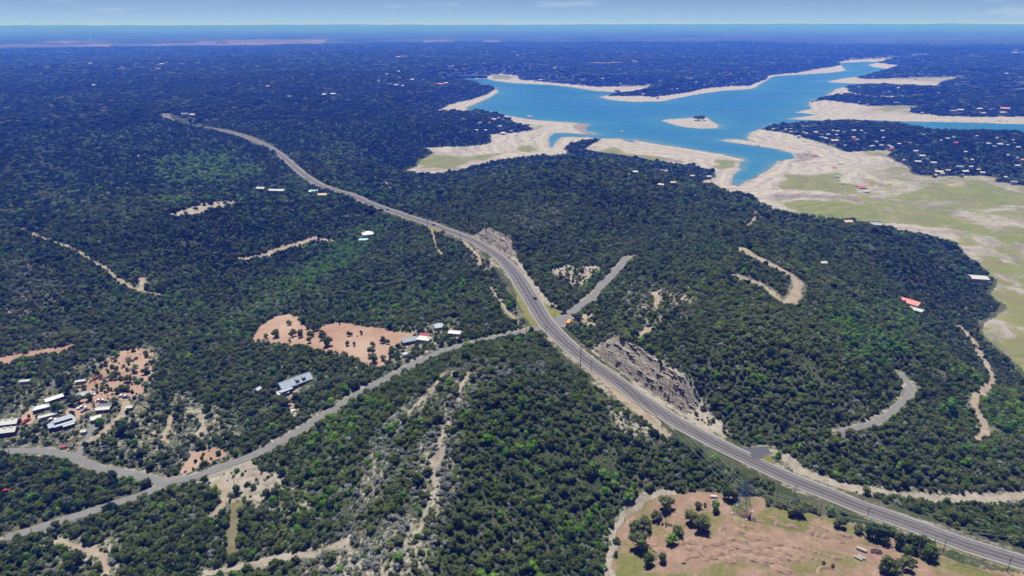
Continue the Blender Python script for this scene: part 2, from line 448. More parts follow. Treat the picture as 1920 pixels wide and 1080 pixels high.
def soil(name, cols, s1, s2, bump=0.4, bd=0.6, extra=None):
    m = bpy.data.materials.new(name); n, l, p = nodes_of(m)
    g = n.new('ShaderNodeNewGeometry'); P = g.outputs['Position']
    a = noise(n, l, P, s1, 6, 0.62, 0.4); b = noise(n, l, P, s2, 5, 0.7)
    r = ramp(n, cols)
    f = math_(n, l, 'ADD', math_(n, l, 'MULTIPLY', a.outputs['Fac'], 0.65), math_(n, l, 'MULTIPLY', b.outputs['Fac'], 0.35))
    l.new(f, r.inputs[0])
    c = r.outputs[0]
    if extra: c = extra(n, l, P, c, b.outputs['Fac'])
    l.new(c, p.inputs['Base Color'])
    p.inputs['Roughness'].default_value = 0.95; p.inputs['Specular IOR Level'].default_value = 0.1
    add_bump(n, l, p, b.outputs['Fac'], bump, bd)
    MATS[name] = m
    return m

LIME = (0.29, 0.26, 0.215)
def floor_extra(n, l, P, c, fine):
    # bare limestone where the rock attribute is high
    q = noise(n, l, P, 0.35, 5, 0.7)
    k = math_(n, l, 'ADD', attr(n, 'rock'), math_(n, l, 'MULTIPLY', math_(n, l, 'SUBTRACT', q.outputs['Fac'], 0.5), 2.2))
    k = math_(n, l, 'MULTIPLY', math_(n, l, 'SUBTRACT', k, 0.35), 2.4, True)
    st = ramp(n, [(0.3, (0.178, 0.155, 0.125)), (0.5, LIME), (0.75, (0.343, 0.310, 0.264))])
    l.new(fine, st.inputs[0])
    return mixc(n, l, k, c, st.outputs[0])
M_floor = soil('woodland_soil', [(0.30, (0.018, 0.030, 0.011)), (0.47, (0.040, 0.054, 0.020)), (0.60, (0.078, 0.078, 0.044)), (0.74, (0.150, 0.130, 0.092))], 0.05, 0.5, extra=floor_extra)
M_dirt = soil('red_dirt', [(0.32, (0.205, 0.115, 0.075)), (0.46, (0.265, 0.170, 0.120)), (0.58, (0.305, 0.215, 0.165)), (0.7, (0.345, 0.265, 0.210))], 0.03, 0.3)
M_track = soil('pale_gravel', [(0.32, (0.166, 0.128, 0.090)), (0.5, (0.256, 0.211, 0.160)), (0.68, (0.333, 0.288, 0.230))], 0.15, 1.2)
M_lime = soil('limestone_rubble', [(0.32, (0.128, 0.109, 0.083)), (0.46, (0.243, 0.211, 0.173)), (0.66, (0.358, 0.326, 0.282))], 0.18, 1.0, 0.8, 0.8)
M_drygrass = soil('dry_grass', [(0.32, (0.075, 0.075, 0.035)), (0.5, (0.130, 0.115, 0.062)), (0.66, (0.200, 0.170, 0.110))], 0.12, 0.9)
M_verge = soil('verge_grass', [(0.32, (0.088, 0.102, 0.024)), (0.5, (0.143, 0.143, 0.041)), (0.66, (0.204, 0.177, 0.088))], 0.08, 0.9)
def park_extra(n, l, P, c, fine):
    q = noise(n, l, P, 0.06, 6, 0.65, 0.8)
    k = math_(n, l, 'MULTIPLY', math_(n, l, 'SUBTRACT', q.outputs['Fac'], 0.44), 6.0, True)
    g = ramp(n, [(0.3, (0.071, 0.099, 0.020)), (0.55, (0.129, 0.129, 0.041)), (0.7, (0.184, 0.150, 0.082))])
    l.new(fine, g.inputs[0])
    return mixc(n, l, k, c, g.outputs[0])
M_park = soil('trodden_dirt', [(0.32, (0.160, 0.102, 0.074)), (0.5, (0.225, 0.150, 0.112)), (0.68, (0.295, 0.212, 0.162))], 0.12, 0.8, extra=park_extra)
M_mound = soil('mound_dirt', [(0.32, (0.185, 0.120, 0.085)), (0.5, (0.255, 0.175, 0.13)), (0.68, (0.32, 0.235, 0.185))], 0.5, 2.0)

def make_bed():
    m = bpy.data.materials.new('dry_lake_bed'); n, l, p = nodes_of(m)
    g = n.new('ShaderNodeNewGeometry'); P = g.outputs['Position']
    big = noise(n, l, P, 0.012, 5, 0.6, 0.6); mid = noise(n, l, P, 0.06, 5, 0.65, 0.8); fine = noise(n, l, P, 0.5, 4, 0.7)
    # old waterlines follow the height of the bed
    sep = n.new('ShaderNodeSeparateXYZ'); l.new(P, sep.inputs[0])
    lv = math_(n, l, 'ADD', math_(n, l, 'MULTIPLY', sep.outputs[2], 9.0), math_(n, l, 'MULTIPLY', mid.outputs['Fac'], 3.0))
    wv = math_(n, l, 'SINE', lv); wv2 = math_(n, l, 'SINE', math_(n, l, 'MULTIPLY', lv, 2.7))
    f = math_(n, l, 'ADD', math_(n, l, 'MULTIPLY', wv, 0.055), math_(n, l, 'MULTIPLY', wv2, 0.04))
    f = math_(n, l, 'ADD', f, math_(n, l, 'ADD', math_(n, l, 'MULTIPLY', mid.outputs['Fac'], 0.6), math_(n, l, 'MULTIPLY', fine.outputs['Fac'], 0.4)))
    sand = ramp(n, [(0.30, (0.161, 0.140, 0.130)), (0.44, (0.252, 0.227, 0.203)), (0.58, (0.329, 0.301, 0.269)), (0.78, (0.406, 0.378, 0.336))])
    l.new(f, sand.inputs[0])
    mud = ramp(n, [(0.35, (0.133, 0.112, 0.105)), (0.65, (0.231, 0.199, 0.185))]); l.new(f, mud.inputs[0])
    kk = math_(n, l, 'MULTIPLY', math_(n, l, 'SUBTRACT', math_(n, l, 'ADD', attr(n, 'mud'), math_(n, l, 'MULTIPLY', big.outputs['Fac'], 0.8)), 0.75), 3.0, True)
    c = mixc(n, l, kk, sand.outputs[0], mud.outputs[0])
    gr = ramp(n, [(0.30, (0.082, 0.112, 0.031)), (0.48, (0.139, 0.163, 0.041)), (0.62, (0.184, 0.173, 0.075)), (0.75, (0.245, 0.218, 0.150))])
    l.new(f, gr.inputs[0])
    kg = math_(n, l, 'ADD', attr(n, 'grass'), math_(n, l, 'MULTIPLY', math_(n, l, 'SUBTRACT', mid.outputs['Fac'], 0.5), 1.6))
    kg = math_(n, l, 'ADD', math_(n, l, 'ADD', kg, math_(n, l, 'MULTIPLY', math_(n, l, 'SUBTRACT', big.outputs['Fac'], 0.5), 1.6)), math_(n, l, 'MULTIPLY', wv, 0.12))
    kg = math_(n, l, 'MULTIPLY', math_(n, l, 'SUBTRACT', kg, 0.38), 4.0, True)
    dry = noise(n, l, P, 0.02, 5, 0.65, 0.7)
    kd = math_(n, l, 'MULTIPLY', math_(n, l, 'SUBTRACT', dry.outputs['Fac'], 0.47), 5.0, True)
    gcol = mixc(n, l, kd, gr.outputs[0], (0.150, 0.135, 0.075))
    c = mixc(n, l, kg, c, gcol)
    l.new(c, p.inputs['Base Color'])
    p.inputs['Roughness'].default_value = 0.95; p.inputs['Specular IOR Level'].default_value = 0.1
    add_bump(n, l, p, fine.outputs['Fac'], 0.4, 0.6)
    return m
M_bed = make_bed()

def make_cut():
    m = bpy.data.materials.new('cut_limestone'); n, l, p = nodes_of(m)
    g = n.new('ShaderNodeNewGeometry'); P = g.outputs['Position']
    mp = n.new('ShaderNodeMapping'); mp.inputs['Scale'].default_value = (0.25, 0.25, 1.3)
    l.new(P, mp.inputs['Vector'])
    s = noise(n, l, mp.outputs[0], 1.0, 6, 0.7, 0.3); f = noise(n, l, P, 1.3, 5, 0.7)
    r = ramp(n, [(0.34, (0.085, 0.076, 0.068)), (0.46, (0.20, 0.175, 0.148)), (0.56, (0.30, 0.265, 0.22)), (0.68, (0.40, 0.36, 0.305))])
    l.new(s.outputs['Fac'], r.inputs[0]); l.new(r.outputs[0], p.inputs['Base Color'])
    p.inputs['Roughness'].default_value = 0.95; p.inputs['Specular IOR Level'].default_value = 0.1
    add_bump(n, l, p, s.outputs['Fac'], 0.9, 0.8)
    return m
M_cut = make_cut()

def make_canopy():
    m = bpy.data.materials.new('far_canopy'); n, l, p = nodes_of(m)
    g = n.new('ShaderNodeNewGeometry'); P = g.outputs['Position']
    a = noise(n, l, P, 0.0011, 6, 0.65, 0.5); b = noise(n, l, P, 0.012, 5, 0.75)
    f = math_(n, l, 'ADD', math_(n, l, 'MULTIPLY', a.outputs['Fac'], 0.55), math_(n, l, 'MULTIPLY', b.outputs['Fac'], 0.45))
    r = ramp(n, [(0.36, (0.012, 0.022, 0.012)), (0.48, (0.030, 0.043, 0.022)), (0.57, (0.058, 0.066, 0.036)), (0.65, (0.12, 0.105, 0.075)), (0.75, (0.20, 0.165, 0.125))])
    l.new(f, r.inputs[0]); l.new(r.outputs[0], p.inputs['Base Color'])
    p.inputs['Roughness'].default_value = 1.0; p.inputs['Specular IOR Level'].default_value = 0.0
    add_bump(n, l, p, b.outputs['Fac'], 1.0, 14.0)
    return m
M_canopy = make_canopy()
M_field = soil('ploughed_field', [(0.34, (0.045, 0.055, 0.030)), (0.48, (0.10, 0.075, 0.055)), (0.62, (0.160, 0.120, 0.090))], 0.0012, 0.01)

def make_water():
    m = bpy.data.materials.new('lake_water'); n, l, p = nodes_of(m)
    g = n.new('ShaderNodeNewGeometry'); P = g.outputs['Position']
    q = noise(n, l, P, 0.004, 4, 0.6, 0.5)
    k = math_(n, l, 'ADD', attr(n, 'deep'), math_(n, l, 'MULTIPLY', math_(n, l, 'SUBTRACT', q.outputs['Fac'], 0.5), 0.5), True)
    r = ramp(n, [(0.0, (0.085, 0.170, 0.205)), (0.07, (0.030, 0.145, 0.235)), (0.40, (0.016, 0.122, 0.240)), (1.0, (0.011, 0.110, 0.240))])
    l.new(k, r.inputs[0]); l.new(r.outputs[0], p.inputs['Base Color'])
    p.inputs['IOR'].default_value = 1.33
    mpw = n.new('ShaderNodeMapping'); mpw.inputs['Scale'].default_value = (0.0016, 0.010, 1.0); l.new(P, mpw.inputs['Vector'])
    wr = noise(n, l, mpw.outputs[0], 1.0, 5, 0.65, 0.6)
    rr = ramp(n, [(0.35, (0.10, 0.10, 0.10)), (0.65, (0.42, 0.42, 0.42))]); l.new(wr.outputs['Fac'], rr.inputs[0]); l.new(rr.outputs[0], p.inputs['Roughness'])
    w = noise(n, l, P, 0.25, 4, 0.7)
    add_bump(n, l, p, w.outputs['Fac'], 0.35, 0.5)
    return m
M_water = make_water()

def make_asphalt(name, col, paint=False):
    m = bpy.data.materials.new(name); n, l, p = nodes_of(m)
    g = n.new('ShaderNodeNewGeometry'); P = g.outputs['Position']
    a = noise(n, l, P, 0.25, 5, 0.7); b = noise(n, l, P, 3.0, 3, 0.7)
    f = math_(n, l, 'ADD', math_(n, l, 'MULTIPLY', a.outputs['Fac'], 0.6), math_(n, l, 'MULTIPLY', b.outputs['Fac'], 0.4))
    r = ramp(n, [(0.35, tuple(c * .82 for c in col)), (0.65, tuple(c * 1.15 for c in col))])
    l.new(f, r.inputs[0])
    l.new(r.outputs[0], p.inputs['Base Color'])
    p.inputs['Roughness'].default_value = 0.85; p.inputs['Specular IOR Level'].default_value = 0.25
    return m
M_asph = make_asphalt('highway_asphalt', (0.072, 0.074, 0.086))
M_lane = make_asphalt('worn_asphalt', (0.104, 0.103, 0.112))
M_shoulder = make_asphalt('shoulder_gravel', (0.217, 0.199, 0.178))
M_dark = make_asphalt('fresh_asphalt', (0.065, 0.068, 0.079))
M_local = make_asphalt('old_asphalt', (0.144, 0.142, 0.144))
M_yellow = plain('yellow_road_paint', (0.27, 0.150, 0.050), 0.7, 0.15)
M_white = plain('white_road_paint', (0.32, 0.31, 0.30), 0.7, 0.15)

def foliage(name, dark, light):
    m = bpy.data.materials.new(name); n, l, p = nodes_of(m)
    oi = n.new('ShaderNodeObjectInfo'); g = n.new('ShaderNodeNewGeometry')
    q = noise(n, l, g.outputs['Position'], 0.9, 3, 0.6)
    big = noise(n, l, g.outputs['Position'], 0.016, 4, 0.65)
    f = math_(n, l, 'ADD', math_(n, l, 'MULTIPLY', oi.outputs['Random'], 0.55), math_(n, l, 'MULTIPLY', q.outputs['Fac'], 0.30))
    f = math_(n, l, 'ADD', f, math_(n, l, 'MULTIPLY', math_(n, l, 'SUBTRACT', big.outputs['Fac'], 0.42), 1.3), True)
    vast = noise(n, l, g.outputs['Position'], 0.0022, 3, 0.6)
    f = math_(n, l, 'ADD', f, math_(n, l, 'MULTIPLY', math_(n, l, 'SUBTRACT', vast.outputs['Fac'], 0.5), 1.3), True)
    r = ramp(n, [(0.10, dark), (0.95, light)])
    l.new(f, r.inputs[0]); l.new(r.outputs[0], p.inputs['Base Color'])
    p.inputs['Roughness'].default_value = 0.75; p.inputs['Specular IOR Level'].default_value = 0.10
    tr = n.new('ShaderNodeBsdfTranslucent'); l.new(r.outputs[0], tr.inputs['Color'])
    mx = n.new('ShaderNodeMixShader'); mx.inputs[0].default_value = 0.38
    l.new(p.outputs[0], mx.inputs[1]); l.new(tr.outputs[0], mx.inputs[2])
    l.new(mx.outputs[0], n['Material Output'].inputs['Surface'])
    MATS[name] = m
    return m
M_jun = foliage('juniper_foliage', (0.036, 0.068, 0.012), (0.128, 0.172, 0.036))
M_oak = foliage('oak_foliage', (0.075, 0.105, 0.030), (0.195, 0.225, 0.085))
M_bri = foliage('bright_foliage', (0.065, 0.185, 0.018), (0.190, 0.340, 0.045))
M_gry = foliage('grey_scrub', (0.170, 0.195, 0.165), (0.350, 0.375, 0.345))
M_junf = foliage('distance_darkened_juniper_foliage', (0.006, 0.025, 0.010), (0.028, 0.058, 0.019))  # juniper darkened for distance, depth of the view put into its colour
M_oakf = foliage('distance_darkened_oak_foliage', (0.014, 0.037, 0.013), (0.056, 0.082, 0.030))  # oak with the same distance darkening painted into its colour
M_bark = plain('bark', (0.10, 0.08, 0.06), 0.9)

# ------------------------------------------------------------------ object helpers
def new_mesh(name, V, F, mat, attrs=None, smooth=False):
    me = bpy.data.meshes.new(name)
    V = np.asarray(V, np.float32)
    if isinstance(F, np.ndarray):
        nf, k = F.shape
        me.vertices.add(len(V)); me.vertices.foreach_set('co', V.ravel())
        me.loops.add(nf * k); me.loops.foreach_set('vertex_index', F.astype(np.int32).ravel())
        me.polygons.add(nf); me.polygons.foreach_set('loop_start', np.arange(0, nf * k, k, dtype=np.int32))
        me.polygons.foreach_set('loop_total', np.full(nf, k, np.int32))
        me.update(calc_edges=True)
    else:
        me.from_pydata([tuple(map(float, v)) for v in V], [], F)
        me.update()
    for a, val in (attrs or {}).items():
        at_ = me.attributes.new(a, 'FLOAT', 'POINT')
        at_.data.foreach_set('value', np.asarray(val, np.float32))
    if smooth: me.polygons.foreach_set('use_smooth', np.ones(len(me.polygons), bool))
    for mm in (mat if isinstance(mat, (list, tuple)) else [mat]):
        if mm: me.materials.append(mm)
    return me

def link(name, me, parent=None, kind=None, label=None, cat=None, group=None, loc=None, rz=None):
    o = bpy.data.objects.new(name, me)
    COL.objects.link(o)
    if parent is not None: o.parent = parent
    if loc is not None: o.location = loc
    if rz is not None: o.rotation_euler = (0, 0, rz)
    if kind: o['kind'] = kind
    if label: o['label'] = label
    if cat: o['category'] = cat
    if group: o['group'] = group
    return o

class MB:
    """collects boxes, prisms and tubes for one part"""
    def __init__(s): s.v = []; s.f = []
    def add(s, v, f):
        b = len(s.v); s.v += [tuple(map(float, q)) for q in v]; s.f += [tuple(b + i for i in q) for q in f]; return s
    def box(s, x0, x1, y0, y1, z0, z1):
        return s.add([(x0,y0,z0),(x1,y0,z0),(x1,y1,z0),(x0,y1,z0),(x0,y0,z1),(x1,y0,z1),(x1,y1,z1),(x0,y1,z1)],
                     [(3,2,1,0),(4,5,6,7),(0,1,5,4),(1,2,6,5),(2,3,7,6),(3,0,4,7)])
    def tube(s, a, b, r0, r1=None, k=6):
        r1 = r0 if r1 is None else r1
        a = Vector(a); b = Vector(b); d = (b - a).normalized()
        u = d.orthogonal().normalized(); w = d.cross(u)
        v = [a + (u * math.cos(t) + w * math.sin(t)) * r0 for t in [2 * math.pi * i / k for i in range(k)]]
        v += [b + (u * math.cos(t) + w * math.sin(t)) * r1 for t in [2 * math.pi * i / k for i in range(k)]]
        f = [(i, (i + 1) % k, k + (i + 1) % k, k + i) for i in range(k)] + [tuple(range(k))[::-1], tuple(range(k, 2 * k))]
        return s.add(v, f)
    def gable(s, x0, x1, y0, y1, z0, z1, t=0.25):
        """two roof slabs with a ridge along x"""
        ym = (y0 + y1) / 2
        for ya in (y0, y1):
            s.add([(x0,ya,z0),(x1,ya,z0),(x1,ym,z1),(x0,ym,z1),(x0,ya,z0-t),(x1,ya,z0-t),(x1,ym,z1-t),(x0,ym,z1-t)],
                  [(0,1,2,3),(7,6,5,4),(0,4,5,1),(1,5,6,2),(2,6,7,3),(3,7,4,0)])
        return s
    def hip(s, x0, x1, y0, y1, z0, z1, ins):
        ym = (y0 + y1) / 2
        return s.add([(x0,y0,z0),(x1,y0,z0),(x1,y1,z0),(x0,y1,z0),(x0+ins,ym,z1),(x1-ins,ym,z1)],
                     [(0,1,5,4),(2,3,4,5),(1,2,5),(3,0,4),(3,2,1,0)])
    def mesh(s, name, mat, smooth=False): return new_mesh(name, s.v, s.f, mat, smooth=smooth)
    def to(s, name, mat, parent): return link(name, s.mesh(name, mat), parent)

def thing(name, label, cat, loc, rz=0.0, group=None):
    return link(name, None, None, None, label, cat, group, loc, rz)

# ------------------------------------------------------------------ land cover on the terrain
idx = np.arange(NR * NA).reshape(NR, NA)
FC = np.stack([idx[:-1, :-1], idx[:-1, 1:], idx[1:, 1:], idx[1:, :-1]], -1).reshape(-1, 4)[:, ::-1]
FX = GX[FC].mean(1); FY = GY[FC].mean(1); FR = np.hypot(FX, FY)
jx = FX + fbm(FX, FY, 8.0, 2, 41) * 2.2; jy = FY + fbm(FX, FY, 8.0, 2, 42) * 2.2
region = np.zeros(len(FC), np.int32)
nofor = np.zeros(GX.shape, bool)       # no trees here
dens = np.ones(GX.shape)               # tree density
rock = (0.10 + 0.22 * sstep(0.0, 0.5, fbm(GX, GY, 160.0, 3, 58))) * (1 - sstep(900, 2200, GY))
bright = np.zeros(GX.shape); grey = np.zeros(GX.shape)
REG = [None]
def claim(name, mat, fmask, label, cat=None, kind='structure'):
    REG.append((name, mat, label, kind))
    region[fmask] = len(REG) - 1

far_mask = FR > 9500
claim('far_hills', M_canopy, far_mask, 'blue hazy wooded plain running out to the horizon')
for k, poly in enumerate(([(0,93),(0,88),(150,86.5),(260,85),(420,86),(600,82.5),(612,77),(420,80),(250,82.5),(100,84),(0,86),(-120,88),(-120,96)],
             [(360,79.5),(470,74.5),(620,74),(600,78),(450,81)], [(40,80),(120,77),(200,78),(120,81)])):
    w = gpoly(poly)
    claim('farm_field', M_field, inside(FX, FY, w), ('pale tan ploughed field below the horizon at the far left', 'farm field', 'small tan field')[0] if k == 0 else None)
    nofor |= inside(GX, GY, w)
for poly, lab in (([(1055,119),(1100,117),(1195,114),(1200,116.5),(1110,120)], 'long pale cleared strip beyond the lake'), ([(783,77.5),(845,74.5),(850,77),(790,79)], 'pale far clearing below the horizon, left of two'), ([(875,78.5),(935,76),(937,78.5)], 'pale far clearing below the horizon, right of two'),
        ([(955,119.5),(990,117),(987,120.5)], 'small pale clearing beyond the dam'), ([(725,108),(765,103),(770,107)], 'pale bare patch left of the dam'), ([(185,126),(280,118),(380,129),(372,138),(280,134)], 'brownish open land in the far left woods')):
    w = gpoly(poly)
    claim('far_clearing', M_field, inside(FX + fbm(FX, FY, 300.0, 2, 9) * 120, FY + fbm(FX, FY, 300.0, 2, 19) * 160, w), lab)
    nofor |= inside(GX, GY, w) & (vnoise(GX / 60, GY / 60, 5) < (0.45 if 'brownish' in lab else 0.9))
# dry lake bed
bf = bed_d[FC].mean(1)
claim('lake_bed', M_bed, (bf < 0) & (FR < 16000), 'pale dry lake bed with old waterlines and green grass')
nofor |= bed_d < 4
# clearings of red or pale earth
CLEAR = [
 ('dirt_clearing', M_dirt, 1.0, [(469,639),(485,615),(502,601),(520,592),(539,588),(562,594),(560,603),(575,612),(593,622),(602,613),(615,606),(637,604),(683,612),(720,615),(735,622),(777,625),(772,639),(750,645),(731,653),(729,674),(718,691),(708,690),(694,686),(681,685),(672,676),(660,670),(633,664),(606,662),(572,652),(522,646),(487,640)], 'big red earth clearing with scattered dark trees'),
 ('dirt_clearing', M_dirt, 1.0, [(-30,690),(-30,675),(20,666),(60,658),(147,644),(143,654),(67,667),(10,684)], 'long narrow red earth strip at the left edge'),
 ('dirt_clearing', M_dirt, 0.75, [(200,672),(240,650),(290,655),(284,700),(268,735),(245,752),(215,748),(188,757),(165,775),(140,790),(125,772),(140,757),(160,745),(150,728),(170,712),(190,690)], 'bare red earth yard of the ranch with scattered trees'),
 ('dirt_clearing', M_dirt, 0.85, [(55,765),(75,762),(70,775),(62,790),(45,800),(40,785)], 'small red patch of earth behind the white barn'),
 ('dirt_clearing', M_dirt, 0.9, [(355,852),(390,842),(415,840),(430,851),(412,862),(393,870),(366,880),(345,888),(335,888)], 'reddish bare patch above the bend of the local road'),
 ('limestone_clearing', M_lime, 0.8, [(367,901),(417,879),(473,862),(478,872),(500,883),(522,888),(540,900),(520,915),(493,940),(467,940),(440,926),(415,914),(393,912)], 'pale stony ground below the local road'),
 ('limestone_clearing', M_lime, 0.65, [(1033,503),(1060,498),(1123,498),(1130,507),(1110,522),(1087,543),(1055,530),(1036,518)], 'pale stony clearing between highway and side road'),
 ('limestone_clearing', M_track, 0.9, [(1086,588),(1113,586),(1118,593),(1100,599),(1106,604),(1124,607),(1112,613),(1095,614),(1087,600)], 'pale gravel clearing right of the crossing'),
 ('limestone_clearing', M_track, 0.9, [(1187,638),(1196,628),(1207,611),(1217,604),(1213,613),(1232,611),(1222,620),(1210,632),(1192,641)], 'small sandy clearing in the trees right of the highway'),
 ('limestone_clearing', M_track, 0.8, [(1217,548),(1235,545),(1258,552),(1275,560),(1290,552),(1285,564),(1245,566),(1230,580),(1225,560)], 'scattered pale clearing on the slope above the crossing'),
 ('limestone_clearing', M_lime, 0.85, [(303,404),(345,395),(385,380),(440,376),(443,386),(400,396),(370,403),(333,407)], 'pale stony clearing on the left ridge'),
 ('gravel_apron', M_track, 1.0, [(1052,596),(1062,590),(1082,586),(1079,594),(1072,603),(1064,613),(1051,614),(1050,605)], 'pale gravel apron beside the crossing'),
 ('verge', M_verge, 1.0, [(955,520),(967,526),(978,547),(988,570),(1007,600),(1014,612),(997,615),(982,592),(970,560)], 'yellow green grass verge left of the highway above the crossing'),
 ('verge', M_verge, 1.0, [(930,484),(942,484),(955,500),(966,515),(962,520),(945,508),(934,497)], 'grass verge left of the highway below the bend'),
 ('verge', M_verge, 1.0, [(980,520),(990,530),(1000,540),(1013,557),(1027,575),(1057,583),(1055,591),(1040,599),(1028,598),(1010,575),(993,547)], 'green grass verge right of the highway above the crossing'),
 ('verge', M_verge, 1.0, [(800,416),(830,424),(850,431),(848,438),(835,436),(825,440),(806,430)], 'bright grass verge beside the far highway'),
 ('verge', M_verge, 1.0, [(1400,851),(1418,849),(1440,845),(1453,862),(1456,872),(1446,878),(1425,871),(1408,863)], 'dry olive grass island beside the highway turnout'),
 ('verge', M_verge, 0.9, [(1720,1003),(1760,1012),(1830,1035),(1920,1064),(1920,1075),(1840,1050),(1760,1024),(1725,1013)], 'dry grass strip along the highway at the lower right'),
 ('bike_park', M_park, 1.0, [(1158,1000),(1175,965),(1190,947),(1215,935),(1240,930),(1300,921),(1360,922),(1420,928),(1450,950),(1480,957),(1515,962),(1550,966),(1590,978),(1640,985),(1665,1003),(1690,1012),(1720,1030),(1760,1043),(1800,1056),(1860,1068),(1960,1085),(1960,1130),(1150,1130)], 'trodden reddish grassland of the bike park'),
]
for nm, mt, nf, poly, lab in CLEAR:
    w = gpoly(poly)
    fm = inside(jx, jy, w) & (region == 0)
    claim(nm, mt, fm, lab)
    vm = inside(GX, GY, w)
    dens[vm] = np.minimum(dens[vm], 1 - nf)
BP_W = gpoly(CLEAR[-1][3])
# looser tree cover and rock showing through
SPARSE = [
 (0.28, 1.0, 0.3, [(1225,680),(1300,722),(1368,795),(1374,828),(1325,818),(1272,780),(1225,735)]),
 (0.30, 0.95, 0.2, [(1150,645),(1180,662),(1260,712),(1310,745),(1352,790),(1362,818),(1330,812),(1270,775),(1200,725)]),
 (0.62, 0.62, 0.2, [(1110,705),(1145,720),(1180,760),(1235,815),(1190,840),(1150,810),(1120,760)]),
 (0.85, 0.50, 0.9, [(905,685),(860,690),(830,720),(800,790),(775,870),(770,950),(640,1000),(540,1090),(830,1090),(850,960),(852,860),(880,770)]),
 (0.80, 0.62, 0.95, [(780,960),(700,985),(620,1020),(560,1090),(820,1090),(830,1000)]),
 (0.95, 0.15, 0.85, [(830,695),(900,672),(1000,678),(1045,700),(960,730),(880,745)]),
 (0.55, 0.42, 0.2, [(60,725),(200,660),(290,640),(310,700),(290,760),(330,790),(430,800),(470,860),(350,890),(200,870),(0,840),(0,740)]),
 (0.60, 0.45, 0.2, [(330,720),(420,760),(470,820),(330,880),(240,830)]),
 (0.7, 0.5, 0.2, [(430,890),(560,900),(600,950),(500,990),(400,960)]),
 (0.65, 0.5, 0.2, [(90,1010),(200,1000),(260,1040),(230,1085),(120,1085)]),
 (0.8, 0.35, 0.3, [(0,480),(120,500),(130,560),(60,600),(0,590)]),
 (0.72, 0.5, 0.2, [(1180,520),(1320,540),(1300,600),(1200,630),(1150,600)]),
 (0.8, 0.5, 0.1, [(1570,740),(1650,745),(1640,790),(1580,795)]),
 (0.55, 0.5, 0.1, [(860,450),(905,470),(950,540),(980,610),(955,610),(920,540),(880,480)]),
 (0.55, 0.5, 0.1, [(720,610),(860,600),(870,640),(780,680),(720,690)]),
 (0.85, 0.25, 0.5, [(930,410),(1050,385),(1070,430),(990,440)]),
]
SPINE = gline([(890,690),(860,735),(852,770),(838,800),(825,830),(818,880),(812,930),(800,965),(760,1010),(720,1060),(700,1090)], 6.0)
SPUR = gline([(840,700),(800,740),(770,775),(720,830),(700,900),(690,930)], 6.0)
for dn, rk, gy, poly in SPARSE + [(0.78, 0.56, 0.95, SPINE), (0.70, 0.5, 0.8, SPUR)]:
    if isinstance(poly, np.ndarray): d = seg_dist(GX, GY, poly, 60.0)[0] - 9.0
    else: d = sdf(GX, GY, gpoly(poly), 60.0)
    k = 1 - sstep(-7, 6, d + fbm(GX, GY, 22.0, 3, 55) * 9)
    dens = np.minimum(dens, 1 - k * (1 - dn)); rock = np.maximum(rock, rk * k); grey = np.maximum(grey, gy * k)
for poly, s in (([(430,605),(480,560),(520,520),(600,470),(660,430),(705,395),(760,410),(690,470),(600,530),(500,595)], 0.5),
             ([(1540,590),(1690,585),(1760,640),(1690,700),(1560,650)], 0.42), ([(1070,1085),(1110,960),(1140,890),(1185,905),(1165,1000),(1150,1085)], 0.55),
             ([(590,800),(700,715),(730,760),(620,835)], 0.3), ([(920,740),(1010,720),(1000,860),(940,870)], 0.22), ([(1780,740),(1920,720),(1920,860),(1800,830)], 0.35),
             ([(280,300),(420,285),(500,320),(420,350),(300,345)], 0.35), ([(430,870),(560,990),(640,1000),(580,880)], 0.25), ([(1480,880),(1620,925),(1560,930),(1470,895)], 0.5)):
    w = gpoly(poly)
    d = sdf(GX, GY, w, 80.0)
    bright = np.maximum(bright, s * (1 - sstep(-30, 15, d + fbm(GX, GY, 30.0, 3, 57) * 20)))
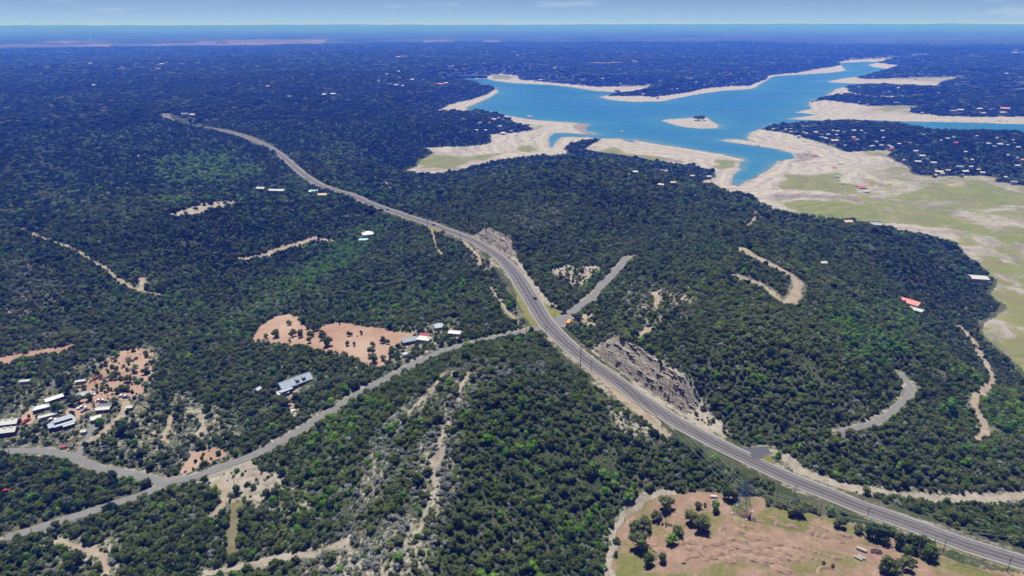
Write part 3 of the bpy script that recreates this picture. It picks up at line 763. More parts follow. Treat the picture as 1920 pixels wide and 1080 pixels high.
# dirt tracks and creek beds
TRACKS = [
 ('dirt_track', M_track, 7.0, 'pale dirt track winding down the wooded slope at the right edge', [(1799,612),(1815,628),(1829,645),(1840,668),(1852,692),(1859,712),(1848,728),(1828,743),(1833,777),(1849,800),(1843,817),(1833,824)]),
 ('dirt_track', M_track, 5.5, 'straight pale track cut through the woods at the far left', [(40,430),(80,447),(130,465),(165,485),(195,503),(215,518),(240,535),(262,546),(300,553)]),
 ('dirt_track', M_track, 7.0, 'short stub of pale track branching up in the left woods', [(262,546),(266,535),(268,522)]),
 ('dirt_track', M_track, 11.0, 'broad tan strip of cleared ground across the left valley', [(450,487),(490,481),(530,466),(565,456),(590,447),(622,453)]),
 ('dirt_track', M_lime, 2.2, 'stony pale path along the spine of the near hill', [(885,695),(860,735),(852,770),(838,800),(825,830),(818,880),(812,930),(800,965),(780,1000)]),
 ('dirt_track', M_lime, 3.0, 'faint stony path west of the near hill crest', [(835,700),(800,740),(770,770),(765,790)]),
 ('dirt_track', M_lime, 5.0, 'pale bench track above the highway rock cut', [(912,434),(929,443),(939,454),(952,467),(963,481),(975,497),(984,510),(995,528),(1007,540),(1018,558),(1033,572),(1050,577)]),
 ('dirt_track', M_track, 4.0, 'looping pale track left of the far highway', [(807,432),(815,450),(817,467),(830,477)]),
 ('dirt_track', M_track, 4.0, 'thin tan track left of the highway bend', [(868,452),(878,462),(887,470),(897,485),(902,497)]),
 ('dirt_track', M_track, 3.2, 'narrow reddish path running down to the crossing', [(917,540),(933,557),(945,573),(953,587),(963,598),(973,607)]),
 ('dirt_track', M_track, 8.0, 'pale sandy service track along the foot of the highway', [(1036,636),(1065,657),(1090,678),(1115,697),(1140,714),(1167,742),(1198,770),(1223,792),(1246,818)]),
 ('creek_bed', M_lime, 5.0, 'dry pale limestone creek bed beside the bike park', [(1262,922),(1230,926),(1205,935),(1185,950),(1165,968),(1152,995),(1144,1035),(1148,1090)]),
 ('creek_bed', M_lime, 8.5, 'dry pale creek bed right of the highway', [(1478,860),(1500,880),(1530,893),(1567,905),(1613,917),(1680,927),(1747,934),(1813,934),(1915,930),(1990,930)]),
 ('dirt_track', M_track, 4.5, 'curving sandy track below the road fork', [(388,977),(398,966),(412,952),(423,937),(421,918),(403,906)]),
 ('dirt_track', M_drygrass, 5.5, 'straight dry grass lane running down the image', [(441,945),(438,980),(435,1010),(433,1048)]),
 ('dirt_track', M_lime, 7.0, 'pale rocky lane at the bottom edge', [(385,1080),(430,1068),(480,1060),(520,1047),(600,1035),(650,1015)]),
 ('dirt_track', M_track, 5.0, 'sandy track in the lower left corner', [(108,1012),(140,1020),(163,1029),(187,1041),(198,1057),(200,1085)]),
 ('driveway', M_local, 4.6, 'grey ranch driveway leading up from the local road', [(141,856),(152,842),(162,830),(170,812),(175,796)]),
 ('driveway', M_track, 5.0, 'sandy ranch driveway with wheel ruts', [(166,826),(192,812),(210,798),(222,786),(229,776),(235,760),(232,750)]),
 ('driveway', M_track, 4.2, 'cream gravel driveway of the long grey roofed house', [(553,731),(549,743),(545,755),(545,766),(553,776),(560,770)]),
 ('dirt_track', M_track, 7.0, 'distant pale track crossing the far left woods', [(233,305),(260,293),(300,283),(360,268)]),
 ('dirt_track', M_track, 6.0, 'short bright track on the wooded hill before the lake', [(1418,397),(1414,412),(1402,425)]),
 ('dirt_track', M_track, 5.0, 'short yellowish clearing strip on the right hill', [(1515,485),(1530,491),(1545,496)]),
 ('dirt_track', M_track, 4.5, 'thin pale track on the right hill', [(1583,502),(1598,509),(1610,517),(1622,530),(1634,545)]),
 ('gravel_road', M_track, 9.5, 'pale looping gravel road on the right hill', [(1387,465),(1403,475),(1420,484),(1457,503),(1487,519),(1498,530),(1492,548),(1481,568)]),
 ('gravel_road', M_track, 7.0, 'lower leg of the looping gravel road', [(1476,568),(1462,566),(1447,547),(1423,532),(1400,524),(1380,517)]),
 ('dirt_track', M_track, 4.5, 'pale lane continuing past the end of the side road', [(1177,482),(1200,478),(1240,470),(1262,466)]),
 ('dirt_track', M_track, 3.2, 'winding sandy lane left of the long grey house', [(320,780),(318,800),(305,815),(322,830)]),
 ('dirt_track', M_lime, 5.0, 'winding stony gully in the left scrub', [(355,770),(375,772),(378,790),(385,808),(372,812)]),
 ('dirt_track', M_track, 7.0, 'pale track beside the green meadow far behind', [(717,338),(726,346),(732,355)]),
 ('dirt_track', M_lime, 4.0, 'stony path above the turnout', [(1470,862),(1490,872),(1500,880)]),
 ('dirt_track', M_track, 5.0, 'short driveway by the red roofed house', [(1720,592),(1728,602),(1733,612)]),
 ('gravel_loop', M_track, 3.5, 'small pale pull-off loop beside the highway', [(948,497),(935,500),(924,496),(919,487),(930,484)]),
]
for nm, mt, wd, lab, pts in TRACKS:
    wd = wd * 0.82
    ln = gline(pts, 6.0)
    d = seg_dist(jx, jy, ln, wd + 3)[0]
    lim = wd / 2 * (1 + (1.6 if wd < 2.0 else 0.6) * fbm(FX, FY, 11.0, 2, 71))
    claim(nm, mt, d < lim, lab)
    dv = seg_dist(GX, GY, ln, wd + 6)[0]
    nofor |= dv < wd / 2 + (3.0 if nm == 'gravel_road' else 0.3)
    k = 1 - sstep(wd / 2, wd / 2 + 6, dv)
    rock = np.maximum(rock, 0.5 * k)
for k, f in enumerate(cut_faces):
    claim('rock_cut', M_cut, f[FC].mean(1) > 0.5, ('layered grey limestone cut beside the highway right of the crossing', 'grey limestone cut at the far bend of the highway')[k])
    nofor |= f
CUT_PTS = []
for f in cut_faces:
    q = np.nonzero(f & (GR < 1200))[0]
    CUT_PTS.append(q[RNG.permutation(len(q))[:110]])
nofor |= road_d < 2.6
rock = np.maximum(rock, 0.55 * (1 - sstep(0.5, 6.0, road_d + fbm(GX, GY, 20.0, 2, 61) * 4)))
nofor |= (hw_d < 16) & (hw_side < 0) & (GR < 900) & (fbm(GX, GY, 12.0, 2, 62) < 0.35)
nofor |= (hw_d < 11.5)
nofor |= (hw_d < 19) & (GR > 1550)

# attributes of the lake bed
GRASS = [[(790,303),(803,290),(843,292),(857,303),(880,300),(853,318),(783,321),(770,324)], [(885,296),(910,291),(948,285),(943,290),(903,301)], [(963,272),(988,268),(1005,277),(993,284),(977,283)], [(993,240),(1023,233),(1020,237),(1000,243)],
 [(1118,284),(1147,275),(1173,279),(1173,287),(1197,292),(1263,301),(1230,306),(1155,298)], [(1330,310),(1355,300),(1387,300),(1377,313),(1350,318)],
 [(1447,347),(1481,327),(1530,331),(1580,323),(1581,342),(1607,348),(1611,365),(1522,361),(1479,355)],
 [(1457,388),(1479,374),(1562,376),(1617,388),(1660,393),(1660,430),(1622,424),(1554,425),(1526,435),(1495,412)],
 [(1660,374),(1718,354),(1782,348),(1822,336),(1850,340),(1920,361),(1990,375),(1990,395),(1920,390),(1836,390),(1782,381),(1707,380)],
 [(1660,384),(1678,386),(1776,397),(1822,420),(1920,442),(1990,450),(1990,480),(1856,450),(1779,436),(1701,427),(1660,428)],
 [(1815,480),(1898,485),(1900,514),(1855,516),(1835,493)], [(1903,525),(1940,505),(1940,600),(1905,598),(1898,560)], [(1850,637),(1885,622),(1925,612),(1990,600),(1990,720),(1925,705),(1890,670)], [(1640,205),(1690,200),(1720,203),(1660,212)], [(918,142),(945,140),(968,144),(955,149),(925,148)]]
grass = np.zeros(GX.shape)
for q in GRASS:
    w = W2(q, 3.0)
    d = sdf(GX, GY, w, 400.0)
    grass = np.maximum(grass, 1 - sstep(-30, 20, d + fbm(GX, GY, 60.0, 3, 65) * 25))
mud = np.zeros(GX.shape)
for q in ([(1485,286),(1520,283),(1535,296),(1500,305),(1465,302),(1440,320),(1400,345),(1385,348),(1400,336),(1450,304),(1492,298)], [(1085,228),(1112,232),(1100,242),(1122,253),(1105,253),(1080,245),(1072,235)], [(1440,363),(1520,364),(1660,375),(1800,398),(1790,404),(1650,386),(1520,374),(1450,377)], [(1850,470),(1925,455),(1925,500),(1900,510),(1880,480)], [(1170,288),(1250,296),(1290,304),(1280,308),(1200,298)]):
    w = W2(q, 2.0)
    mud = np.maximum(mud, 0.75 * (1 - sstep(-15, 12, sdf(GX, GY, w, 200.0))))
grass = np.maximum(grass, 0.52 * sstep(60, 260, lake_s) * (GX > 150))
mud = np.maximum(mud, 0.45 * (1 - sstep(0, 14, lake_s)))
mud = np.maximum(mud, 0.42 * sstep(60, 200, lake_s))

VERT = np.stack([GX, GY, H], -1)
CUT_OBJ = []
for rid in range(len(REG)):
    f = FC[region == rid]
    if rid == 0:
        f = f[~((lake_s[f] < -40).all(1))]
        nm, mt, lab, kd = 'ground', M_floor, 'stony woodland ground under the trees', 'structure'
    else:
        nm, mt, lab, kd = REG[rid]
    if not len(f): continue
    u, inv = np.unique(f, return_inverse=True)
    at_ = {}
    if mt is M_floor: at_ = {'rock': rock[u]}
    elif mt is M_bed: at_ = {'shore': np.clip(lake_s[u], -50, 4000), 'grass': grass[u], 'mud': mud[u]}
    me = new_mesh(nm, VERT[u], inv.reshape(f.shape), mt, at_, smooth=mt is not M_cut)
    ob = link(nm, me, kind=kd, label=lab)
    if nm == 'rock_cut': CUT_OBJ.append(ob)

# the lake: one flat sheet at water level, lapping over the sloping bed
wf = FC[(lake_s[FC] < 25).any(1)]
u, inv = np.unique(wf, return_inverse=True)
V = VERT[u].copy(); V[:, 2] = 0.0
link('lake', new_mesh('lake', V, inv.reshape(wf.shape), M_water, {'deep': np.clip(-lake_s[u] / 260.0, 0, 1)}, smooth=True), kind='structure', label='blue lake with turquoise shallows')

# ------------------------------------------------------------------ road ribbons
def ribbon(line, offs, dz, every=1):
    """sheet along a line between two lateral offsets (arrays or numbers), right is positive"""
    t = np.gradient(line[:, :2], axis=0); t /= np.linalg.norm(t, axis=1)[:, None] + 1e-9
    nrm = np.stack([t[:, 1], -t[:, 0]], -1)
    rows = []
    for o in offs:
        o = np.broadcast_to(o, len(line))
        rows.append(np.concatenate([line[:, :2] + nrm * o[:, None], (line[:, 2] + dz)[:, None]], 1))
    k = len(offs); n = len(line)
    V = np.stack(rows, 1).reshape(-1, 3)
    F = []
    for i in range(n - 1):
        for j in range(k - 1):
            a = i * k + j
            F.append((a, a + 1, a + k + 1, a + k))
    return V, F

def dashes(line, off, width, dash, gap, dz):
    s = np.concatenate([[0], np.cumsum(np.linalg.norm(np.diff(line[:, :2], axis=0), axis=1))])
    V = []; F = []; p = 0
    while p + dash < s[-1]:
        q = np.array([[np.interp(x, s, line[:, c]) for c in range(3)] for x in (p, p + dash)])
        v, f = ribbon(q, (off - width / 2, off + width / 2), dz)
        b = len(V); V += list(v); F += [tuple(b + i for i in ff) for ff in f]
        p += dash + gap
    return V, F

hl = ROADS['highway']['line']
def wide(line, stops):
    _, _, dz_ = to_px(line[:, 0], line[:, 1], line[:, 2])
    d = np.hypot(line[:, 0], line[:, 1])
    return np.interp(d, [s[0] for s in stops], [s[1] for s in stops])
hwid = wide(hl, [(250, 4.5), (400, 4.7), (470, 5.6), (560, 6.2), (640, 5.0), (3000, 5.0)])
hwy = thing('highway', 'grey two lane highway with yellow centre line sweeping towards the lake', None, (0, 0, 0))
del hwy['label']; hwy['kind'] = 'structure'
V, F = ribbon(hl, (-hwid - 1.6, -hwid, hwid, hwid + 1.8), 0.0)
link('shoulder', new_mesh('shoulder', V, F, M_shoulder), hwy)
V, F = ribbon(hl, (-hwid, 0 * hwid, hwid), 0.02)
link('carriageway', new_mesh('carriageway', V, F, M_asph), hwy)
for sgn in (-1, 1):
    V, F = ribbon(hl, (sgn * hwid * 0.60, sgn * hwid * 0.985), 0.032) if sgn > 0 else ribbon(hl, (-hwid * 0.985, -hwid * 0.60), 0.032)
    link('paved_shoulder', new_mesh('paved_shoulder', V, F, M_lane), hwy)
    V, F = ribbon(hl, (sgn * hwid * 0.60 - 0.10, sgn * hwid * 0.60 + 0.10), 0.045)
    link('edge_line', new_mesh('edge_line', V, F, M_white), hwy)
    V, F = ribbon(hl, (sgn * 0.30 - 0.11, sgn * 0.30 + 0.11), 0.045)
    link('centre_line', new_mesh('centre_line', V, F, M_yellow), hwy)
k = [i for i in range(len(hl)) if 420 < math.hypot(hl[i, 0], hl[i, 1]) < 640]
sub = hl[k[0]:k[-1]]
for off in (-3.4, 3.3):
    V, F = dashes(sub, off, 0.35, 3.0, 9.0, 0.055)
    link('lane_dashes', new_mesh('lane_dashes', V, F, M_white), hwy)
for nm, mt, sm, lab in (('local_road', M_local, M_shoulder, None), ('branch_road', M_local, M_shoulder, None), ('side_road', M_local, M_shoulder, None), ('turnout', M_dark, M_shoulder, None), ('hill_road', M_local, M_shoulder, None)):
    rd = ROADS[nm]; ln = rd['line']; w = rd['hw']
    r_ = thing(nm if nm != 'turnout' else 'road_turnout', None, None, (0, 0, 0)); r_['kind'] = 'structure'
    ww = np.full(len(ln), w)
    if nm in ('side_road', 'turnout'): ww = w + np.maximum(0, 6.0 - np.arange(len(ln)) * 6.0 / 3.0) * (0.45 if nm == 'turnout' else 1.0)
    V, F = ribbon(ln, (-ww - 0.35, -ww, ww, ww + 0.35), -0.06)
    link('shoulder', new_mesh('shoulder', V, F, sm), r_)
    V, F = ribbon(ln, (-ww, ww), -0.035)
    link('carriageway', new_mesh('carriageway', V, F, mt), r_)

# ------------------------------------------------------------------ tree forms
def icosphere(sub):
    bm = bmesh.new(); bmesh.ops.create_icosphere(bm, subdivisions=sub, radius=1.0)
    v = np.array([q.co[:] for q in bm.verts]); f = [tuple(x.index for x in q.verts) for q in bm.faces]
    bm.free(); return v, f
ICO1, ICO2 = icosphere(1), icosphere(2)

def crown_mesh(name, seed, mat, lobes, leaves, leaf, spread, tall, core=0.84, flat=1.0, ico=ICO1):
    """uneven crown of unit width and height: lobes carrying many small leaf sprays"""
    g = np.random.default_rng(seed)
    V = []; F = []
    cs = []
    for k in range(lobes):
        a = g.uniform(0, 2 * math.pi); q = math.sqrt(g.uniform(0.0, 1)) * spread
        z = g.uniform(0.30, 0.72) * (1.0 - 0.35 * q / max(spread, 1e-6) * tall)
        rad = g.uniform(0.20, 0.30) * (1.15 - 0.3 * q / max(spread, 1e-6))
        if k == 0: q, z, rad = 0.0, 0.55, 0.30
        cs.append((math.cos(a) * q, math.sin(a) * q, z, rad))
    for (x, y, z, rad) in cs:
        v = ico[0] * (1 + 0.16 * g.standard_normal((len(ico[0]), 1)))
        b = len(V)
        V += [(x + p[0] * rad * core, y + p[1] * rad * core, z + p[2] * rad * core * flat) for p in v]
        F += [tuple(b + i for i in f) for f in ico[1]]
    per = leaves // lobes
    for (x, y, z, rad) in cs:
        for _ in range(per):
            d = g.standard_normal(3); d /= np.linalg.norm(d)
            if d[2] < -0.35: d[2] *= -1
            c = np.array([x, y, z]) + d * np.array([1, 1, flat]) * rad * g.uniform(0.90, 1.12)
            nrm = d + g.standard_normal(3) * 0.40; nrm /= np.linalg.norm(nrm)
            t = np.cross(nrm, g.standard_normal(3)); t /= np.linalg.norm(t); s = np.cross(nrm, t)
            L = leaf * g.uniform(0.6, 1.35)
            b = len(V)
            V += [tuple(c + t * L), tuple(c + s * L * 0.7), tuple(c - t * L), tuple(c - s * L * 0.7)]
            F.append((b, b + 1, b + 2, b + 3))
    V = np.array(V); 
    V[:, 2] -= V[:, 2].min(); V[:, 2] /= V[:, 2].max()
    V[:, :2] /= (np.abs(V[:, :2]).max() * 2)
    return new_mesh(name, V, F, mat)

FORMS = []
def forms(tag, mat, n, **kw):
    ids = []
    for k in range(n):
        me = crown_mesh(f'{tag}_crown', 100 + 13 * len(FORMS), mat, **kw)
        o = bpy.data.objects.new(f'form_{len(FORMS):02d}_{tag}', me)
        ids.append(len(FORMS)); FORMS.append(o)
    return ids
ID = {}
ID['jun'] = forms('juniper', M_jun, 5, lobes=5, leaves=170, leaf=0.075, spread=0.24, tall=0.9)
ID['oak'] = forms('oak', M_oak, 4, lobes=9, leaves=260, leaf=0.062, spread=0.36, tall=0.5, flat=0.8)
ID['bri'] = forms('elm', M_bri, 3, lobes=7, leaves=200, leaf=0.07, spread=0.32, tall=0.6)
ID['gry'] = forms('scrub', M_gry, 3, lobes=6, leaves=150, leaf=0.07, spread=0.34, tall=0.4, flat=0.8, core=0.7)
ID['jund'] = forms('dark_juniper', M_junf, 4, lobes=5, leaves=170, leaf=0.075, spread=0.24, tall=0.9)  # same crowns in the foliage darkened for distance
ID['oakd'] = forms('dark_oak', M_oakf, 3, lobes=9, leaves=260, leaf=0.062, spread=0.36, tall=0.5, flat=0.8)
FAR = dict(lobes=9, leaves=70, leaf=0.07, spread=0.42, tall=0.2, core=0.95)
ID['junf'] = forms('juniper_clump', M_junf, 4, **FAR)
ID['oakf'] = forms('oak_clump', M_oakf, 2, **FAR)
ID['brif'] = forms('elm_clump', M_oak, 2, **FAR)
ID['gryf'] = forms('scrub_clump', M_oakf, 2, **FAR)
PROTO = bpy.data.collections.new('tree_forms')
for o in FORMS: PROTO.objects.link(o)

# building plots keep trees off: (pixel, pixel, radius in metres)
PLOTS = []
def plot(px, py, r): PLOTS.append((px, py, r))

DG = dens.reshape(NR, NA); NF = nofor.reshape(NR, NA); BR = bright.reshape(NR, NA); GYA = grey.reshape(NR, NA)
BD = bed_d.reshape(NR, NA); LS = lake_s.reshape(NR, NA); RK = rock.reshape(NR, NA)
def scatter(r0, r1, sp, seed, low=False):
    g = np.random.default_rng(seed)
    azm = 46 if r0 < 600 else 42
    ym = r1; xm = r1 * math.sin(R(azm))
    nx = int(2 * xm / sp); ny = int(ym / sp)
    X, Y = np.meshgrid((np.arange(nx) + 0.5) * sp - xm, (np.arange(ny) + 0.5) * sp)
    X = X.ravel(); Y = Y.ravel()
    rr = np.hypot(X, Y)
    m = (rr > r0) & (rr < r1) & (np.abs(np.arctan2(X, Y)) < R(azm)); X = X[m]; Y = Y[m]
    X = X + g.uniform(-.48, .48, len(X)) * sp; Y = Y + g.uniform(-.48, .48, len(Y)) * sp
    Z = lookup(HG, X, Y)
    px, py, _ = to_px(X, Y, Z + 3)
    keep = (px > -60) & (px < 1980) & (py < 1130) & (Z > 0.8)
    keep &= ~near(NF, X, Y) & (near(BD, X, Y) > 5 + sp * 0.3)
    # gaps in the cover
    gap = 0.7 * fbm(X, Y, 24.0, 3, 201) + 0.7 * fbm(X, Y, 9.0, 2, 203)
    keep &= (g.uniform(0, 1, len(X)) < near(DG, X, Y) ** (0.9 if low else 1.3)) & ((gap < 0.80) if low else (gap < 0.58))
    if low: keep &= g.uniform(0, 1, len(X)) < 0.75
    return X[keep], Y[keep], Z[keep]

# ------------------------------------------------------------------ where the buildings stand (read before planting)
def zz(ox, oy, s, pts):
    return [(ox + p[0] / s, oy + p[1] / s, *p[2:]) for p in pts]
# near buildings: px, py, name, category, label, L, W, eave, ridge, angle, roof, wall, style
NEARB = [
 (-8,801,'barn','barn','long white roofed barn at the left edge, rear of the two',26.0,6.3,3.1,4.4,14,'white','redwall','barn'),
 (-12,816,'barn','barn','long white roofed barn at the left edge, front of the two',26.0,6.3,2.9,4.3,14,'white','redwall','barn'),
 (121,796,'ranch_house','house','big ranch house with raised grey blue metal roof above wide porch roofs',11.2,8.6,2.6,3.5,40,'bluegrey','redwall','ranch'),
 (181,788,'garage','garage','small grey roofed garage at the end of the ranch driveway',5.3,4.6,2.4,3.5,35,'grey','redwall','gable'),
 (102,751,'farm_shed','shed','shed with red and white metal roof among the ranch trees',9.9,4.6,2.4,3.3,48,'white','redwall','gable'),
 (78,768,'farm_shed','shed','shed with pale blue metal roof left of the ranch yard',8.6,4.6,2.2,3.4,35,'bluegrey','wood','hip'),
 (91,783,'trailer_home','trailer','narrow white trailer home between the ranch trees',9.9,2.6,2.2,2.5,36,'white','pale','gable'),
 (160,743,'farm_shed','shed','open grey blue roofed shed beside the ranch parking',8.6,4.6,2.2,2.8,20,'bluegrey','wood','gable'),
 (195,770,'farm_shed','shed','low shed with white front roof right of the ranch parking',7.9,4.0,2.2,2.8,10,'white','wood','gable'),
 (199,764,'farm_shed','shed','dark grey roofed shed behind the low white roofed shed',7.9,3.3,2.2,2.7,5,'dark','wood','gable'),
 (244,767,'farm_shed','shed','tiny white roofed hut by the sandy ranch driveway',3.3,2.3,2.0,2.4,5,'white','wood','gable'),
 (48,718,'trailer_home','trailer','lone white trailer home in the trees above the ranch',5.9,2.3,2.1,2.4,12,'white','pale','gable'),
 (152,718,'trailer_home','trailer','pale camper trailer at the top of the ranch yard',5.9,2.1,2.1,2.4,18,'white','pale','gable'),
 (120,840,'farm_shed','shed','small shed with dark red roof beside the local road',2.6,2.0,1.9,2.3,20,'darkred','wood','gable'),
 (158,812,'farm_shed','shed','small pale roofed shed beside the ranch driveway',2.6,2.3,1.9,2.3,10,'white','pale','gable'),
 (553,722,'long_house','house','long house with pale blue grey metal roof and two dormers',21.5,8.6,2.9,5.9,44,'bluegrey','bluewall','dormer'),
 (531,741,'garage','garage','small flat roofed outbuilding below the long grey roofed house',6.9,4.3,2.5,2.9,30,'white','bluewall','gable'),
 (484,734,'farm_shed','shed','tiny white roofed shed left of the long grey house',3.4,2.6,2.2,2.9,70,'white','pale','gable'),
 (823,616,'cottage','house','small cottage with pale blue pyramid roof near the crossing',6.8,6.8,2.7,4.8,20,'bluegrey','pale','hip'),
 (853,628,'cottage','house','low white roofed house beside the local road',8.5,5.1,2.6,3.4,-10,'white','pale','gable'),
 (795,640,'cottage','house','house with arched white roofs under the trees',9.3,6.0,2.8,4.4,-15,'white','pale','hip'),
 (797,633,'cottage','house','red roofed hut behind the white arched roofs',6.8,4.2,2.8,4.0,-5,'darkred','wood','gable'),
 (768,642,'cottage','house','house with a low slate grey roof by the red clearing',11.0,6.8,2.7,3.8,25,'slate','wood','hip'),
 (760,669,'water_tank','water tank','small blue roofed pump hut beside the local road',3.4,3.0,2.8,3.6,30,'bluegrey','pale','hip'),
 (690,444,'farmhouse','house','white roofed farmhouse alone in the left woods',13.5,10.8,4.5,7.5,20,'white','pale','hip'),
 (682,453,'farm_shed','shed','small turquoise roofed shed below the white farmhouse',9.9,4.5,3.0,4.2,8,'teal','pale','gable'),
 (1704,573,'hill_house','house','house with bright red metal roof on the right hill',18.9,9.0,4.2,6.8,-52,'red','pale','gable'),
 (1716,585,'carport','carport','white roofed carport at the end of the red roofed house',12.6,7.2,3.2,3.8,-50,'white','pale','gable'),
 (1833,527,'pavilion','pavilion','big white roofed pavilion above the dry inlet',18.0,13.5,5.0,6.2,-12,'white','pale','gable'),
 (1640,426,'hill_house','house','blue grey roofed house on the rim above the green meadow',12.6,8.1,4.5,6.5,-15,'bluegrey','pale','gable'),
 (1588,421,'hill_house','house','tan walled house on the rim above the green meadow',10.8,7.2,4.5,6.0,10,'tan','pale','gable'),
 (1543,497,'hill_shed','shed','small pale shed at the end of the yellowish clearing',5.4,4.5,3.0,4.0,0,'white','pale','gable'),
 (520,361,'farm_shed','shed','row of white sheds far off left of the highway',23.4,7.2,4.0,5.5,-5,'white','pale','gable'),
 (588,363,'farm_shed','shed','turquoise roofed shed left of the far highway',12.6,8.1,4.0,6.0,10,'teal','pale','gable'),
 (605,369,'farm_shed','shed','cream roofed shed left of the far highway',12.6,8.1,4.0,5.5,5,'tan','pale','gable'),
 (490,357,'farm_shed','shed','pale grey shed left of the far white sheds',12.6,7.2,4.0,5.5,-10,'grey','pale','gable'),
]
FARH = [('village', 'in the lakeside village right of the inlet', zz(1400,200,7.385,[(840,265),(775,265),(610,300),(540,305),(615,340),(690,335),(780,345),(825,360),(950,345,16),(1045,380),(1130,375),(1240,380),(1040,415,13),(1100,430),(1220,460,26),(1350,345),(1420,238),(1485,320,13),(1595,325),(1640,360),(1480,412),(1480,437,11,'red'),(1530,450),(1260,330),(1195,320),(1140,318),(1790,475),(1890,420),(1740,535),(1700,545),(1860,525),(1880,325),(1360,530),(725,400),(370,300)])
  + zz(1660,200,7.385,[(465,378),(520,378),(770,460),(190,505),(340,490),(415,605,13),(510,670,13),(575,715),(665,765,13),(745,890,16),(690,860),(790,915),(690,935),(1110,615),(1110,715),(1195,725),(1185,820),(1030,820,13),(1100,885,16),(870,870),(1060,930),(945,415),(865,430),(1265,397),(1330,495),(1430,500),(1580,510,16),(1510,540),(1540,425),(1765,455),(1800,495),(1690,520),(1840,550),(1690,660),(1905,725,12,'orange'),(1830,805),(1660,965),(1780,1030,13),(1350,900),(1285,860),(975,490,10,'red'),(1820,700),(50,530),(90,550),(80,575,12,'red'),(450,750,14),(250,730)])),
 ('far bank', 'on the wooded bank across the right channel', zz(1660,200,7.385,[(940,52,30),(1040,38,20),(1300,22,26),(1450,32,13),(1660,18,30,'orange'),(1615,74,24),(1360,82,14),(1190,65),(510,75)])
  + zz(1280,0,3,[(1070,432),(990,487,18),(1160,512),(1210,492,20),(1200,575,26),(1490,532),(1720,517),(1820,412,20),(1690,357),(1310,442),(1540,472),(1130,462),(1440,520),(1600,540),(1660,610,26),(1040,585),(990,570),(1350,415),(1600,370,16)])),
 ('north bank', 'on the wooded far shore beyond the island', zz(1280,0,3,[(75,460,16),(120,475),(205,415),(230,440),(245,408,20,'red'),(265,412,18,'red'),(280,465),(330,440),(45,440),(160,450),(370,420),(420,440)]) + zz(640,0,3,[(1800,450),(1790,457),(1700,527,14),(1780,547),(1860,500),(1890,497),(1470,440,18),(1440,430),(1570,467),(1120,447,26),(1090,453),(1060,377),(1200,382,20),(1240,387),(1380,312,16),(990,310,22),(820,287,18),(740,287,16),(955,291,16),(1640,340,22)])),
 ('west point', 'on the wooded point left of the lake', zz(760,200,6,[(645,130),(1000,137,16),(1045,120),(1100,137),(845,172),(940,173,10,'red'),(1070,212),(1035,217),(900,258),(805,258),(1190,267),(1100,290,14),(1140,112)])),
 ('north west', 'in the far woods left of the dam', zz(640,0,3,[(270,470,24),(310,475,20),(340,480,16),(210,450),(240,458),(330,435),(400,445,18),(460,447),(560,470,26,'red'),(590,465,20),(530,470,16),(610,460),(250,415,18),(320,400,18),(605,372,24),(625,370,16),(320,318,34,'red'),(350,315,24)])),
 ('far left', 'in the blue woods at the far left', zz(0,0,3,[(85,365,22),(190,360,22),(270,367,18),(400,365,26),(510,355,34),(910,358,26),(935,352,26),(1020,355,26),(530,476,16),(385,296,34),(510,218,50),(335,184,60),(1630,540,20),(1825,528,16),(1875,525,22),(1505,482,14,'red'),(1040,638,20),(1085,642,18)])),
 ('centre hill', 'in the trees of the rounded hill below the lake', zz(1080,200,6,[(1490,777,11),(1310,770,9,'tan'),(960,865,9,'tan'),(1090,842,9),(970,707,9),(1005,714,9,'tan'),(665,722,9)])),
 ('island', 'under the trees on the small island', zz(1080,200,6,[(1345,146,9),(1373,150,9),(1405,153,9),(1445,148,9)])),
]
PLOT = []
_nb = G([b[0] for b in NEARB], [b[1] for b in NEARB])
for b, p in zip(NEARB, _nb): PLOT.append((p[0], p[1], 0.52 * math.hypot(b[5], b[6]) + 2.2))
FARP = []
for tag_, where, pts in FARH:
    q = G([p[0] for p in pts], [p[1] for p in pts], 6.5 if tag_ != 'island' else 3.0)
    for p, w in zip(pts, q):
        w = w.copy(); w[2] = lookup(HG, w[0], w[1])
        sz = p[2] * 0.85 if len(p) > 2 else 7.8
        FARP.append((tag_, where, w, sz, p[3] if len(p) > 3 else None))
        if w[2] > 0.5 or tag_ == 'island':
            PLOT.append((w[0], w[1], sz * 0.62 + 1.5))
            dcam = np.array([-w[0], -w[1]]) / math.hypot(w[0], w[1])
            PLOT.append((w[0] + dcam[0] * sz * 0.9, w[1] + dcam[1] * sz * 0.9, sz * 0.5))
# vehicles: px, py, heading deg, body colour, kind, label
CARS = [
 (1003,561,112,'black','car','black car on the highway above the crossing'),
 (813,423,150,'black','car','dark car on the highway far before the bend'),
 (727,394,153,'blue','car','blue car on the most distant visible stretch of highway'),
 (1057,589,20,'black','pickup','black pickup parked beside the side road at the crossing'),
 (153,766,25,'white','pickup','silver pickup parked in the ranch yard'),
 (160,770,42,'grey','pickup','grey flatbed parked beside the silver pickup'),
 (187,752,35,'white','car','white car parked on the right of the ranch yard'),
 (194,756,30,'black','car','black car parked by the sheds of the ranch'),
 (172,741,10,'white','car','white car parked at the end of the open shed'),
 (127,746,15,'black','car','black car parked by the red and white roofed shed'),
 (237,746,10,'blue','car','blue car parked at the top of the sandy driveway'),
 (180,711,60,'red','car','red car parked at the top of the ranch yard'),
 (98,788,15,'white','car','white car beside the narrow trailer home'),
 (50,791,70,'red','tractor','red vehicle beside the white barn'),
 (549,773,80,'white','car','white car parked at the end of the cream driveway'),
 (13,922,12,'red','car','dark red car parked at the lower left edge'),
 (157,705,20,'grey','car','grey car parked beside the camper trailer'),
 (229,744,8,'white','car','white car parked beside the blue car'),
]
_cp = G([c[0] for c in CARS], [c[1] for c in CARS])
